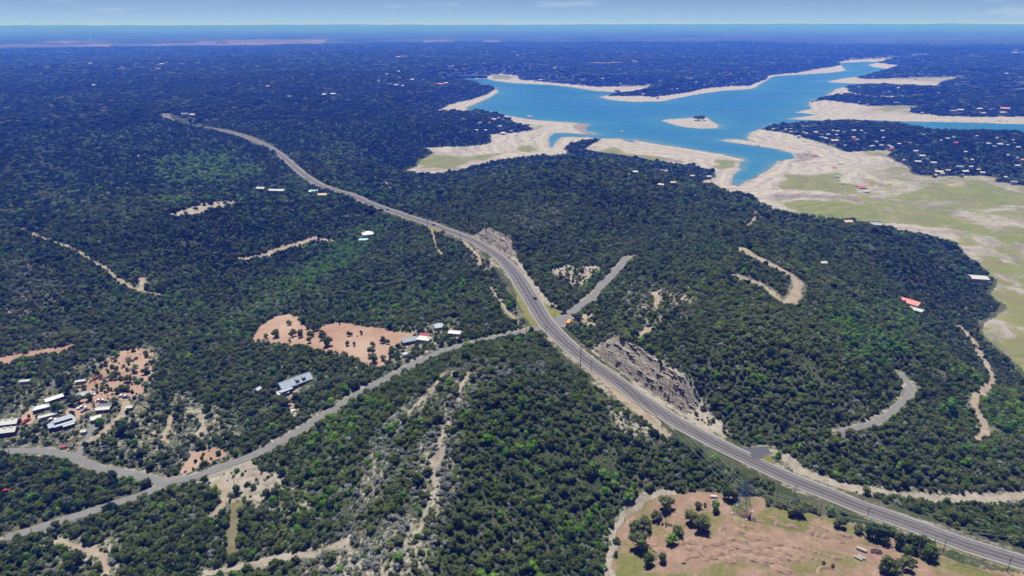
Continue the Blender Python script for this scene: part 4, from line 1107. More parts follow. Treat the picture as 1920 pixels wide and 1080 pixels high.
for p in _cp: PLOT.append((p[0], p[1], 3.4))
for (a, b, r_) in ((1392,961,7), (1068,606,6), (1089,697,4), (1108,697,4), (967,594,4), (915,504,4)):
    q = G(a, b)[0]; PLOT.append((q[0], q[1], r_))
# single trees that stand in the open: px, py of the foot, crown width m, kind, label
OPEN_T = zz(1150,880,6,[
 (580,455,10.0,'oak','wide grey green oak at the top left of the bike park'), (485,570,6.5,'oak','small grey oak below the wide oak in the bike park'),
 (240,700,8,'oak','left of the paired oaks at the creek side of the bike park'), (360,690,9.5,'oak','right of the paired oaks at the creek side of the bike park'),
 (275,895,12,'oak','tall ragged oak below the paired oaks by the creek'), (725,745,7,'oak','leaning oak in the middle of the bike park'),
 (655,840,6.2,'bri','bright green round tree below the leaning oak'), (885,620,9.5,'oak','upper half of the biggest oak clump in the bike park'),
 (985,690,10.5,'oak','lower half of the biggest oak clump in the bike park'), (950,435,4.8,'oak','slim oak behind the biggest oak clump'),
 (1033,420,2.2,'jun','tiny juniper between slim oak and round green tree'), (1145,470,6.5,'bri','round green tree left of the lattice tower'),
 (1290,345,7.5,'jun','dark bushy juniper behind the lattice tower'), (1375,340,5.0,'jun','low dark bush beside the lattice tower'), (1735,405,3.0,'jun','small lone juniper right of the lattice tower'),
 (380,1075,6.5,'jun','dark tree at the lower left corner of the bike park'), (550,1050,5.0,'jun','small dark tree beside the grey rubble pile'), (360,992,2.0,'jun','tiny bush by the grey rubble pile'),
 (552,625,1.3,'jun',None),(590,620,1.4,'jun',None),(620,635,1.3,'jun',None),(648,635,1.2,'jun',None),(590,650,1.1,'jun',None)])
OPEN_T += zz(1440,900,6,[(255,380,7,'oak','left half of the oak pair below the highway'),(345,400,8.5,'oak','right half of the oak pair below the highway'),(800,530,7,'oak','oak below the power lines'),(1015,590,6,'oak','pale oak at the edge of the bike park'),
 (1170,660,8,'jun','dark juniper thicket tree, left of the row below the power lines'),(1290,690,8.5,'jun','dark juniper thicket tree, right of the row below the power lines'),(1470,760,7,'jun','juniper at the right rim of the bike park'),(1590,790,8.5,'jun','broad juniper at the right rim of the bike park'),(1560,860,6,'jun','low juniper at the right rim of the bike park'),
 (1720,770,7,'jun','juniper between bike park and dry grass strip'),(1310,1020,7.5,'jun','juniper at the bottom edge of the bike park'),(1400,1050,8.5,'oak','grey green oak at the bottom edge of the bike park'),(1520,1000,8.5,'oak','rounded oak near the bottom right of the bike park'),
 (725,990,2.2,'jun','tiny conical juniper on the bike park dirt'),(620,965,2.4,'jun','small ragged bush on the bike park dirt'),(1800,900,8,'jun','low juniper near the highway at the lower right'),(1640,960,3,'jun','small round bush near the lower right track')])
CLT = 'dark tree standing on the big red earth clearing'
OPEN_T += zz(460,570,4.8,[(190,310,5.0,'oak',CLT),(280,300,8.0,'oak','largest round dark tree on the big red clearing'),(395,190,5.5,'oak',CLT),(425,295,7.5,'oak',CLT),(500,298,6.0,'jun',CLT),(400,348,3.0,'bri','small yellow green tree on the big red clearing'),(575,350,5.0,'jun',CLT),(690,320,8.5,'oak',CLT),(735,380,10.0,'oak','broad tree at the lower middle of the big red clearing'),(590,300,6.5,'oak',CLT),(640,240,7.5,'jun',CLT),(560,225,6.5,'oak',CLT),(520,180,6.5,'jun',CLT),(600,190,7.0,'oak',CLT),(650,180,6.5,'jun',CLT),
 (1045,275,4.0,'oak',CLT),(930,290,4.0,'jun',CLT),(960,285,2.6,'jun',CLT),(1007,296,1.3,'jun',CLT),(1150,385,5.0,'oak',CLT),(1150,530,8.5,'oak',CLT),(1240,505,5.0,'oak',CLT),(1285,360,4.0,'bri','vivid green tree at the right of the big red clearing'),(1140,450,7.0,'oak',CLT),(815,450,2.5,'jun',CLT),(850,190,1.8,'jun',CLT),(920,375,4.0,'jun',CLT),(980,378,3.0,'jun',CLT),(1240,350,5.0,'jun',CLT)])
RYT = 'tree standing in the red earth ranch yard'
OPEN_T += zz(0,700,6,[(1320,225,5.5,'oak','round dark oak alone at the right of the ranch yard'),(1255,70,5.5,'oak',RYT),(1205,160,3.0,'jun',RYT),(1440,200,5.0,'oak',RYT),(1440,100,7.0,'oak',RYT),(950,180,4.5,'oak',RYT),(1095,160,4.0,'oak',RYT),(1140,60,4.0,'oak',RYT),(950,70,6.5,'oak',RYT),(690,120,8.0,'jun',RYT),(760,220,9.0,'oak',RYT),(1390,605,6.5,'bri','bright round tree beside the sandy driveway'),(1025,95,2.0,'oak',RYT),(1520,90,4,'oak',RYT),(820,350,9,'oak',RYT),(900,330,7,'oak',RYT),(650,440,7.5,'jun',RYT),(1300,340,6,'oak',RYT),(1400,690,7.5,'jun','dark tree below the sandy driveway bend'),(1120,620,7,'bri','bright tree between the two ranch driveways')])
_tp = G([t[0] for t in OPEN_T], [t[1] for t in OPEN_T])
for t, p in zip(OPEN_T, _tp): PLOT.append((p[0], p[1], t[2] * 0.45))
PLOT = np.array(PLOT)

def off_plots(X, Y):
    ok = np.ones(len(X), bool)
    for x, y, r_ in PLOT:
        ok &= (X - x) ** 2 + (Y - y) ** 2 > r_ * r_
    return ok

# ------------------------------------------------------------------ the woods
def plant(r0, r1, sp, seed, wid, ratio, far, low=False):
    X, Y, Z = scatter(r0, r1, sp, seed, low)
    m = off_plots(X, Y); X, Y, Z = X[m], Y[m], Z[m]
    g = np.random.default_rng(seed + 1)
    n = len(X)
    sel = g.uniform(0, 1, n); patch = fbm(X, Y, 110.0, 3, 301); patch2 = fbm(X, Y, 70.0, 3, 305)
    pb = 0.045 + near(BR, X, Y) + 0.16 * sstep(0.2, 0.6, patch)
    pg = 0.07 + 0.15 * low + 0.74 * near(GYA, X, Y) + 0.20 * sstep(0.25, 0.6, -patch2)
    po = 0.27 + 0.25 * sstep(0.05, 0.5, patch2)
    kind = np.where(sel < pb, 2, np.where(sel < pb + pg, 3, np.where(sel < pb + pg + po, 1, 0)))
    base = np.array([1.0, 1.18, 1.12, 0.86])[kind]
    w = wid * base * np.clip(np.exp(g.normal(-0.03, 0.33, n)), 0.45, 1.95)
    h = w * np.array([1.02, 0.86, 0.98, 0.75])[kind] * g.uniform(0.8, 1.2, n) * ratio
    names = ['jun', 'oak', 'bri', 'gry']
    ids = np.zeros(n, int)
    # crowns picked darker with distance, depth tone painted into the foliage colour
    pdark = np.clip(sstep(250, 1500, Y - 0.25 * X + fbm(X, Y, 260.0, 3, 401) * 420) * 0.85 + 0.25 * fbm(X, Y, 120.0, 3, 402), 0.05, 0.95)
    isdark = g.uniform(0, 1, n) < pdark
    for k in range(4):
        pool = np.array(ID[names[k] + ('f' if far else '')])
        q = kind == k
        ids[q] = pool[g.integers(0, len(pool), q.sum())]
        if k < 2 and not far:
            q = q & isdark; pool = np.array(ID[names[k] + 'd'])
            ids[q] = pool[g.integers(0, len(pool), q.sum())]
    return dict(X=X, Y=Y, Z=Z, kind=kind, w=w, h=h, id=ids, rot=g.uniform(0, 6.28, n), asp=np.exp(g.normal(0, 0.22, n)))
def cat_(parts):
    return {k: np.concatenate([p[k] for p in parts]) for k in parts[0]}
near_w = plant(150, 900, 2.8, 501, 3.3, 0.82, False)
shrub_w = plant(150, 800, 2.5, 511, 1.7, 0.70, False, True)
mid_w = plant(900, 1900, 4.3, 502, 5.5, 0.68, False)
far_w = cat_([plant(1900, 3600, 7.8, 503, 10.0, 0.52, True), plant(3600, 9700, 17.0, 504, 22.5, 0.24, True)])

def gn_group():
    ng = bpy.data.node_groups.new('planting', 'GeometryNodeTree')
    ng.interface.new_socket('Geometry', in_out='INPUT', socket_type='NodeSocketGeometry')
    ng.interface.new_socket('Geometry', in_out='OUTPUT', socket_type='NodeSocketGeometry')
    n = ng.nodes; l = ng.links
    gi = n.new('NodeGroupInput'); go = n.new('NodeGroupOutput')
    iop = n.new('GeometryNodeInstanceOnPoints')
    ci = n.new('GeometryNodeCollectionInfo'); ci.inputs['Collection'].default_value = PROTO
    ci.inputs['Separate Children'].default_value = True; ci.inputs['Reset Children'].default_value = True
    def na(name, t):
        a = n.new('GeometryNodeInputNamedAttribute'); a.data_type = t; a.inputs['Name'].default_value = name; return a.outputs['Attribute']
    l.new(gi.outputs[0], iop.inputs['Points']); l.new(ci.outputs[0], iop.inputs['Instance'])
    iop.inputs['Pick Instance'].default_value = True
    l.new(na('form', 'INT'), iop.inputs['Instance Index'])
    cx = n.new('ShaderNodeCombineXYZ'); l.new(na('turn', 'FLOAT'), cx.inputs[2])
    er = n.new('FunctionNodeEulerToRotation'); l.new(cx.outputs[0], er.inputs[0]); l.new(er.outputs[0], iop.inputs['Rotation'])
    l.new(na('size', 'FLOAT_VECTOR'), iop.inputs['Scale'])
    l.new(iop.outputs[0], go.inputs[0])
    return ng
NG = gn_group()
def woods(name, T, m, label):
    n = int(m.sum())
    me = bpy.data.meshes.new(name)
    me.vertices.add(n)
    me.vertices.foreach_set('co', np.stack([T['X'][m], T['Y'][m], T['Z'][m] - 0.05], -1).astype(np.float32).ravel())
    a = me.attributes.new('form', 'INT', 'POINT'); a.data.foreach_set('value', T['id'][m].astype(np.int32))
    a = me.attributes.new('turn', 'FLOAT', 'POINT'); a.data.foreach_set('value', T['rot'][m].astype(np.float32))
    a = me.attributes.new('size', 'FLOAT_VECTOR', 'POINT'); a.data.foreach_set('vector', np.stack([T['w'][m] * T['asp'][m], T['w'][m] / T['asp'][m], T['h'][m]], -1).astype(np.float32).ravel())
    o = link(name, me, kind='stuff', label=label, cat='woodland')
    md = o.modifiers.new('planting', 'NODES'); md.node_group = NG
    return o

# the trees that show largest stand as single trees, the rest is woodland
KN = ['juniper_tree', 'oak_tree', 'elm_tree', 'scrub_bush']
tx, ty, td = to_px(near_w['X'], near_w['Y'], near_w['Z'] + 2)
inview = (tx > 4) & (tx < 1916) & (ty < 1074)
score = near_w['w'] / td
single = np.zeros(len(tx), bool)
for k, most in ((0, 300), (1, 160), (2, 90), (3, 60)):
    c = np.nonzero(inview & (near_w['kind'] == k))[0]
    single[c[np.argsort(-score[c])[:most]]] = True
TRUNKS = []
def trunk_mesh(seed, bare):
    g = random.Random(seed); m = MB()
    m.tube((0, 0, -0.15), (g.uniform(-.02, .02), g.uniform(-.02, .02), 0.45), 0.045, 0.03, 6)
    for k in range(4):
        a = g.uniform(0, 6.28); z = g.uniform(0.22, 0.42)
        m.tube((0, 0, z), (math.cos(a) * 0.26, math.sin(a) * 0.26, z + g.uniform(.15, .3)), 0.022, 0.01, 5)
    return m.mesh('trunk', M_bark)
for k in range(3): TRUNKS.append(trunk_mesh(40 + k, False))
CROWN_ME = [o.data for o in FORMS]
def single_tree(name, label, cat, group, x, y, z, w, h, fid, rot, lift=0.06):
    r_ = link(name, None, None, None, label, cat, group, (x, y, z), rot)
    r_.scale = (w, w, h)
    link('crown', CROWN_ME[fid], r_, loc=(0, 0, lift))
    link('trunk', TRUNKS[fid % 3], r_)
    return r_
def zone(px, py):
    if px < 120: return 'in the bottom left corner' if py > 1000 else 'beside the branch road at the left edge'
    if px < 240: return 'along the sandy track in the lower left corner' if py > 990 else 'between the local road and the branch road'
    if px < 430: return 'left of the straight dry grass lane' if py > 985 else 'between the road fork and the dry grass lane'
    if px < 560: return 'right of the straight dry grass lane' if py > 960 else 'on the stony ground below the local road'
    if px < 690: return 'above the pale rocky lane at the bottom' if py > 960 else 'on the left flank of the near hill'
    if px < 800: return 'on the rocky ridge at the bottom edge' if py > 990 else 'left of the stony spine of the near hill'
    if px < 890: return 'at the foot of the stony spine' if py > 960 else 'along the stony spine of the near hill'
    if px < 990: return 'at the bottom centre of the wooded slope' if py > 990 else 'right of the stony spine of the near hill'
    if px < 1090: return 'at the bottom edge left of the creek' if py > 990 else 'on the wooded slope facing the highway'
    if px < 1190: return 'beside the dry creek left of the bike park' if py > 930 else 'on the slope above the dry creek'
    if px < 1420: return 'between the bike park and the highway'
    if px < 1650: return 'under the power lines below the highway'
    return 'near the highway at the lower right'
KL = ['dark green juniper', 'grey green oak', 'bright green elm', 'grey scrub bush']
KC = ['juniper', 'oak', 'tree', 'bush']
for i in np.nonzero(single)[0]:
    k = int(near_w['kind'][i]); zn = zone(tx[i], ty[i])
    single_tree(KN[k], f'{KL[k]} {zn}', KC[k], f'{KC[k]}s {zn}', near_w['X'][i], near_w['Y'][i], near_w['Z'][i], near_w['w'][i], near_w['h'][i], int(near_w['id'][i]), near_w['rot'][i])
for q, (t, p) in enumerate(zip(OPEN_T, _tp)):
    k = ['jun', 'oak', 'bri'].index(t[3])
    lab = t[4] or 'tiny upright bush in the small row in the bike park'
    alike = lab in (CLT, RYT) or t[4] is None
    pool = ID[t[3]]
    hh = t[2] * {'jun': 1.0, 'oak': 0.78, 'bri': 0.95}[t[3]]
    single_tree(KN[k], lab, KC[k], ('trees on the red clearing' if lab == CLT else 'trees in the ranch yard' if lab == RYT else 'row of tiny bushes') if alike else None, p[0], p[1], p[2], t[2], hh, pool[q % len(pool)], q * 1.7, 0.12)
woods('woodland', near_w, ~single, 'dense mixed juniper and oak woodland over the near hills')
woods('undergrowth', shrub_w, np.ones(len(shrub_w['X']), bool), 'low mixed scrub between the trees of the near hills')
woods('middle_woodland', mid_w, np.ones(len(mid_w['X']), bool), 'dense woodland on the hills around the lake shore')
woods('distant_woodland', far_w, np.ones(len(far_w['X']), bool), 'blue green woodland on the far hills')
print('trees', len(near_w['X']), len(mid_w['X']), len(far_w['X']), int(single.sum()))
# trees on the island
ip = zz(1080,200,6,[(1335,150,13),(1360,148,14),(1385,146,14),(1410,148,14),(1435,150,13),(1350,140,12),(1400,138,13),(1425,140,12)])
q_ = G([a[0] for a in ip], [a[1] - 1.0 for a in ip])
for j, (a, w_) in enumerate(zip(ip, q_)):
    single_tree('oak_tree', 'dark oak of the clump on the small island', 'oak', 'oaks on the island', w_[0], w_[1], max(w_[2], 0.3), a[2], 10.0, ID['jun' if j % 2 else 'oak'][j % 4], j * 1.1, 0.1)

# ------------------------------------------------------------------ air
def make_haze():
    m = bpy.data.materials.new('haze_air'); m.use_nodes = True
    n = m.node_tree.nodes; l = m.node_tree.links
    n.remove(n['Principled BSDF'])
    v = n.new('ShaderNodeVolumePrincipled')
    v.inputs['Color'].default_value = (0.036, 0.138, 1.0, 1)
    v.inputs['Absorption Color'].default_value = (1, 1, 1, 1)
    v.inputs['Density'].default_value = 1.0 / 5900.0
    v.inputs['Anisotropy'].default_value = 0.0
    l.new(v.outputs[0], n['Material Output'].inputs['Volume'])
    return m
hz = MB().box(-46000, 46000, -3000, 46000, -9, 305).mesh('haze', make_haze())
link('haze', hz, kind='stuff', label='blue summer haze over the whole landscape', cat='haze')

# ------------------------------------------------------------------ buildings
ROOF = {
 'white': plain('white_metal_roof', (0.43, 0.43, 0.425), 0.45, 0.12, 0.8), 'bluegrey': plain('blue_grey_metal_roof', (0.306, 0.357, 0.425), 0.4, 0.15, 0.8),
 'grey': plain('grey_metal_roof', (0.42, 0.43, 0.44), 0.5, 0.15, 0.8), 'slate': plain('slate_grey_roof', (0.20, 0.23, 0.28), 0.6, 0.2, 0.8),
 'dark': plain('dark_roof', (0.12, 0.14, 0.16), 0.7, 0.2, 0.8), 'red': plain('red_metal_roof', (0.52, 0.075, 0.065), 0.5, 0.15, 0.8), 'darkred': plain('dark_red_roof', (0.26, 0.045, 0.055), 0.6, 0.2, 0.8),
 'tan': plain('tan_roof', (0.50, 0.38, 0.25), 0.7, 0.2, 0.8), 'teal': plain('turquoise_roof', (0.16, 0.42, 0.46), 0.5, 0.15, 0.8), 'orange': plain('orange_tile_roof', (0.60, 0.26, 0.09), 0.7, 0.2, 0.8),
}
WALL = {'redwall': plain('dark_red_siding', (0.17, 0.055, 0.05), 0.8), 'wood': plain('weathered_wood', (0.20, 0.15, 0.11), 0.9), 'pale': plain('pale_siding', (0.50, 0.46, 0.40), 0.85), 'bluewall': plain('blue_grey_siding', (0.16, 0.21, 0.30), 0.8)}
M_glass = plain('window_glass', (0.03, 0.04, 0.055), 0.1, 0.1, 1.0, 0.0, 0.6)
M_trim = plain('white_trim', (0.62, 0.61, 0.58), 0.6)

def standing_seams(root, x0, x1, y0, y1, z0, z1, mat):
    """ridge cap along x"""
    MB().box(x0, x1, (y0 + y1) / 2 - 0.18, (y0 + y1) / 2 + 0.18, z1 - 0.05, z1 + 0.10).to('ridge_cap', mat, root)

def building(px, py, name, cat, label, L, W, e, rd, ang, roof, wall, style, pos):
    r_ = thing(name, label, cat, (pos[0], pos[1], pos[2] - 0.15), R(ang))
    x0, x1, y0, y1 = -L / 2, L / 2, -W / 2, W / 2
    rm, wm = ROOF[roof], WALL[wall]
    o = 0.5
    w = MB().box(x0, x1, y0, y1, -0.8, e)
    if style in ('gable', 'barn', 'dormer'):
        w.add([(x0, y0, e), (x0, y1, e), (x0, 0, rd - 0.3)], [(0, 1, 2)]).add([(x1, y0, e), (x1, 0, rd - 0.3), (x1, y1, e)], [(0, 1, 2)])
    w.to('wall', wm, r_)
    if style == 'hip' or style == 'ranch':
        MB().hip(x0 - o, x1 + o, y0 - o, y1 + o, e, rd, W / 2 if style == 'hip' else W / 2.6).to('roof', rm, r_)
    else:
        dy = o * (rd - e) / (W / 2)
        rf = MB().gable(x0 - o, x1 + o, y0 - o, y1 + o, e - dy + 0.12, rd + 0.12).to('roof', rm, r_)
        MB().box(x0 - o, x1 + o, -0.16, 0.16, rd + 0.02, rd + 0.2).to('ridge_cap', rm, rf)
    n = max(1, int(L / 4))
    for s_ in (-1, 1):
        for k in range(n):
            x = x0 + (k + 0.5) * L / n
            if s_ < 0 and k == n // 2:
                MB().box(x - 0.55, x + 0.55, y0 - 0.05, y0 + 0.05, 0.0, 2.1).to('door', M_trim, r_)
            else:
                a = y0 if s_ < 0 else y1
                MB().box(x - 0.6, x + 0.6, a - 0.04, a + 0.04, 0.95, 2.05).to('window', M_glass, r_)
    if style == 'ranch':
        # raised hall with its own gable above the wide porch roofs
        h = MB().box(-4.4, 4.4, -1.8, 1.8, e, e + 2.0)
        h.add([(-4.4, -1.8, e + 2.0), (-4.4, 1.8, e + 2.0), (-4.4, 0, e + 3.1)], [(0, 1, 2)]).add([(4.4, -1.8, e + 2.0), (4.4, 0, e + 3.1), (4.4, 1.8, e + 2.0)], [(0, 1, 2)])
        h.to('hall_wall', wm, r_)
        MB().gable(-5.0, 5.0, -2.4, 2.4, e + 1.85, e + 3.4).to('hall_roof', rm, r_)
        MB().box(-L / 2 - 3.0, -L / 2 + 0.7, -3.2, 3.2, e - 0.55, e - 0.3).to('porch_roof', rm, r_)
        MB().box(-1.4, 5.0, -W / 2 - 2.7, -W / 2 + 0.8, e - 0.5, e - 0.25).to('porch_roof', ROOF['white'], r_)
        for x in (-1.2, 0.9, 2.9, 4.8): MB().box(x - .1, x + .1, -W / 2 - 2.5, -W / 2 - 2.3, -0.8, e - 0.5).to('post', M_trim, r_)
    if style == 'dormer':
        for x in (0.8, 5.4):
            d = MB().box(x - 0.9, x + 0.9, y0 + 1.0, -0.6, e, rd - 0.55)
            dw = d.to('dormer', wm, r_)
            MB().gable(x - 1.25, x + 1.25, y0 + 0.7, -0.4, rd - 0.75, rd - 0.1).to('dormer_roof', ROOF['slate'], dw)
        MB().box(x0 - 2.5, x0 + 6.0, y0 - 3.0, y0 + 0.6, e - 0.6, e - 0.35).to('porch_roof', rm, r_)
        MB().box(-4.2, -3.4, 0.4, 1.2, rd - 1.2, rd + 1.0).to('chimney', WALL['pale'], r_)
    if style == 'barn':
        for k in range(7):
            x = x0 + 2.5 + k * (L - 5) / 6
            MB().box(x - 0.4, x + 0.4, -0.7, 0.7, rd + 0.05, rd + 0.55).to('roof_vent', ROOF['grey'], r_)
    return r_
for b, p in zip(NEARB, _nb): building(*b, p)

FAR_ME = {}
def far_house(tag_, where, w, sz, col, k):
    col = col or ['white', 'grey', 'slate', 'white', 'tan', 'dark', 'bluegrey', 'grey', 'white', 'dark'][k % 10]
    L = sz; W = sz * (0.62 if sz < 18 else 0.45); e = 5.4 if tag_ != 'island' else 3.2; rd = e + W * 0.24
    key = (round(L, 1), tag_ == 'island')
    if key not in FAR_ME:
        m = MB().box(-L / 2, L / 2, -W / 2, W / 2, -1.5, e)
        m.add([(-L / 2, -W / 2, e), (-L / 2, W / 2, e), (-L / 2, 0, rd - .2)], [(0, 1, 2)]).add([(L / 2, -W / 2, e), (L / 2, 0, rd - .2), (L / 2, W / 2, e)], [(0, 1, 2)])
        FAR_ME[key] = m
    wk = key + (k % 3,)
    if wk not in FAR_ME: FAR_ME[wk] = FAR_ME[key].mesh('wall', [WALL['pale'], WALL['pale'], WALL['wood']][k % 3])
    rk = key + (col,)
    if rk not in FAR_ME: FAR_ME[rk] = MB().gable(-L / 2 - .6, L / 2 + .6, -W / 2 - .7, W / 2 + .7, e - 0.2, rd + 0.2, 0.3).mesh('roof', ROOF[col])
    if ('win', key) not in FAR_ME: FAR_ME[('win', key)] = MB().box(-L / 2 + .8, L / 2 - .8, -W / 2 - .06, -W / 2 + .06, e - 2.2, e - 0.9).mesh('window_band', M_glass)
    cn = {'dark': 'black', 'white': 'white', 'grey': 'grey', 'tan': 'tan', 'slate': 'dark slate', 'bluegrey': 'blue grey', 'red': 'red', 'orange': 'orange', 'teal': 'turquoise'}[col]
    size = 'large ' if sz >= 15 else ''
    hx, hy, _ = to_px(w[0], w[1], w[2] + 6)
    spot = ''
    if tag_ == 'village': spot = 'near the point ' if hx < 1545 else 'in mid slope ' if hx < 1670 else 'by the water ' if hy < 272 else 'at the lower edge ' if hy > 312 else 'at the right end '
    r_ = thing('lake_house' if tag_ not in ('far left', 'north west') else 'far_house', f'{size}{cn} roofed house {spot}{where}', 'house', (w[0], w[1], max(w[2], 0.3)), R((k * 37) % 60 - 30), f'houses {where}')
    link('wall', FAR_ME[wk], r_); link('roof', FAR_ME[rk], r_); link('window_band', FAR_ME[('win', key)], r_)
for k, (tag_, where, w, sz, col) in enumerate(FARP): far_house(tag_, where, w, sz, col, k)

# ------------------------------------------------------------------ vehicles
PAINT = {'black': plain('black_car_paint', (0.02, 0.02, 0.024), 0.3, 0.1, 1, 0, 0.5), 'white': plain('white_car_paint', (0.72, 0.72, 0.72), 0.3, 0.05, 1, 0, 0.5), 'grey': plain('grey_car_paint', (0.28, 0.29, 0.31), 0.3, 0.05, 1, 0, 0.5),
         'blue': plain('blue_car_paint', (0.06, 0.14, 0.36), 0.3, 0.05, 1, 0, 0.5), 'red': plain('red_car_paint', (0.42, 0.04, 0.04), 0.3, 0.05, 1, 0, 0.5)}
M_tyre = plain('tyre_rubber', (0.02, 0.02, 0.02), 0.9)
def prism(prof, half):
    """side profile (x,z) extruded across y"""
    m = MB(); n = len(prof)
    m.add([(x, -half, z) for x, z in prof] + [(x, half, z) for x, z in prof],
          [tuple(range(n)), tuple(range(2 * n - 1, n - 1, -1))] + [(i, i + n, (i + 1) % n + n, (i + 1) % n) for i in range(n)])
    return m
CAR_ME = {}
def vehicle(name, label, cat, p, ang, colr, kind, s=1.0):
    r_ = thing(name, label, cat, p, R(ang))
    key = (kind, colr)
    if key not in CAR_ME:
        if kind == 'pickup':
            body = prism([(-2.7, .45), (2.7, .45), (2.75, .95), (1.5, 1.15), (-.9, 1.15), (-2.7, 1.1)], .95)
            cab = prism([(-.9, 1.15), (1.5, 1.15), (.75, 1.85), (-.75, 1.85)], .82)
        else:
            body = prism([(-2.25, .4), (2.25, .4), (2.3, .8), (1.2, .98), (-2.0, 1.02), (-2.28, .85)], .9)
            cab = prism([(-1.9, 1.0), (1.15, .96), (.35, 1.5), (-1.35, 1.52)], .78)
        roof = MB().box(-.72 if kind == 'pickup' else -1.3, .70 if kind == 'pickup' else .32, -.74, .74, 1.84 if kind == 'pickup' else 1.51, 1.9 if kind == 'pickup' else 1.57)
        wh = MB().tube((0, -.12, 0), (0, .12, 0), .36, .36, 12)
        CAR_ME[key] = (body.mesh('body', PAINT[colr]), cab.mesh('cabin_glass', M_glass), roof.mesh('roof_panel', PAINT[colr]), wh.mesh('wheel', M_tyre))
    me = CAR_ME[key]
    link('body', me[0], r_); link('cabin_glass', me[1], r_); link('roof_panel', me[2], r_)
    for x in (-1.5, 1.5):
        for y in (-.84, .84): link('wheel', me[3], r_, loc=(x, y, .36))
    r_.scale = (s, s, s)
    return r_
for c, p in zip(CARS, _cp):
    kind = 'pickup' if c[4] in ('pickup', 'tractor') else 'car'
    z = p[2]
    if c[0] in (1003, 813, 727): z += 0.32
    vehicle('pickup_truck' if kind == 'pickup' else 'car', c[5], 'pickup' if kind == 'pickup' else 'car', (p[0], p[1], z + 0.02), c[2], c[3], kind)
# orange truck at the crossing
p = g1(1067, 609)
t = thing('box_truck', 'orange truck with red cab parked at the crossing', 'truck', (p.x, p.y, p.z + .05), R(74))
M_or = plain('orange_truck_paint', (0.70, 0.27, 0.03), 0.5, 0.1)
MB().box(-4.6, 2.2, -1.25, 1.25, 1.0, 3.5).to('cargo_box', M_or, t)
prism([(2.35, .6), (4.6, .6), (4.6, 1.8), (3.9, 2.9), (2.35, 2.9)], 1.15).to('cab', PAINT['red'], t)
MB().box(3.98, 4.5, -1.0, 1.0, 1.85, 2.55).to('windscreen', M_glass, t)
MB().box(-4.6, 4.4, -.5, .5, .6, 1.0).to('chassis', PAINT['black'], t)
for x in (-3.3, -2.2, 3.4):
    for y in (-1.1, 1.1): MB().tube((x, y - .15, .5), (x, y + .15, .5), .5, .5, 12).to('wheel', M_tyre, t)

# ------------------------------------------------------------------ power line: lattice tower, poles and wires
M_steel = plain('blue_grey_galvanised_steel', (0.10, 0.19, 0.24), 0.5, 0.2, 0.8, 0.3)
M_conc = plain('footing_concrete', (0.45, 0.43, 0.40), 0.9)
M_pole = plain('dark_pole_wood', (0.055, 0.045, 0.04), 0.9)
M_wire = plain('aluminium_wire', (0.42, 0.43, 0.42), 0.4, 0.1, 0.5, 0.4)
M_ins = plain('insulator_glass', (0.55, 0.58, 0.60), 0.3)
TP = g1(1391, 961)
TW_ANG = R(-38)
TH = 19.5
tw = thing('lattice_tower', 'tall blue grey lattice power tower at the top of the bike park', 'power tower', TP, TW_ANG)
def leg_at(z, sx, sy):
    h = 3.1 * (1 - z / TH) ** 1.25 + 0.55
    return Vector((sx * h, sy * h, z))
lev = [0, 4.2, 7.6, 10.4, 12.8, 15.0, 17.2, TH]
for sx in (-1, 1):
    for sy in (-1, 1):
        m = MB()
        for a, b in zip(lev[:-1], lev[1:]): m.tube(leg_at(a, sx, sy), leg_at(b, sx, sy), .13, .12, 5)
        m.to('leg', M_steel, tw)
        f = leg_at(0, sx, sy)
        MB().box(f.x - .55, f.x + .55, f.y - .55, f.y + .55, -.9, .35).to('footing', M_conc, tw)
br = [((-1, -1), (1, -1)), ((1, -1), (1, 1)), ((1, 1), (-1, 1)), ((-1, 1), (-1, -1))]
for i in range(len(lev) - 1):
    for a, b in br:
        m = MB()
        m.tube(leg_at(lev[i], *a), leg_at(lev[i + 1], *b), .07, .07, 4); m.tube(leg_at(lev[i], *b), leg_at(lev[i + 1], *a), .07, .07, 4)
        m.tube(leg_at(lev[i + 1], *a), leg_at(lev[i + 1], *b), .08, .08, 4)
        m.to('brace', M_steel, tw)
ARM = []
for z, w in ((11.6, 4.6), (14.6, 3.8), (17.6, 3.2)):
    m = MB()
    for s_ in (-1, 1):
        for y in (-.5, .5):
            m.tube((s_ * .6, y, z + .6), (s_ * w, 0, z), .08, .06, 4); m.tube((s_ * .6, y, z - .2), (s_ * w, 0, z), .08, .06, 4)
    m.to('crossarm', M_steel, tw)
    for s_ in (-1, 1):
        MB().tube((s_ * w, 0, z - .05), (s_ * w, 0, z - 1.3), .12, .12, 6).to('insulator', M_ins, tw)
        ARM.append(Vector((s_ * w, 0, z - 1.3)))
MB().tube((0, 0, TH), (0, 0, TH + 1.2), .08, .04, 5).to('peak', M_steel, tw)

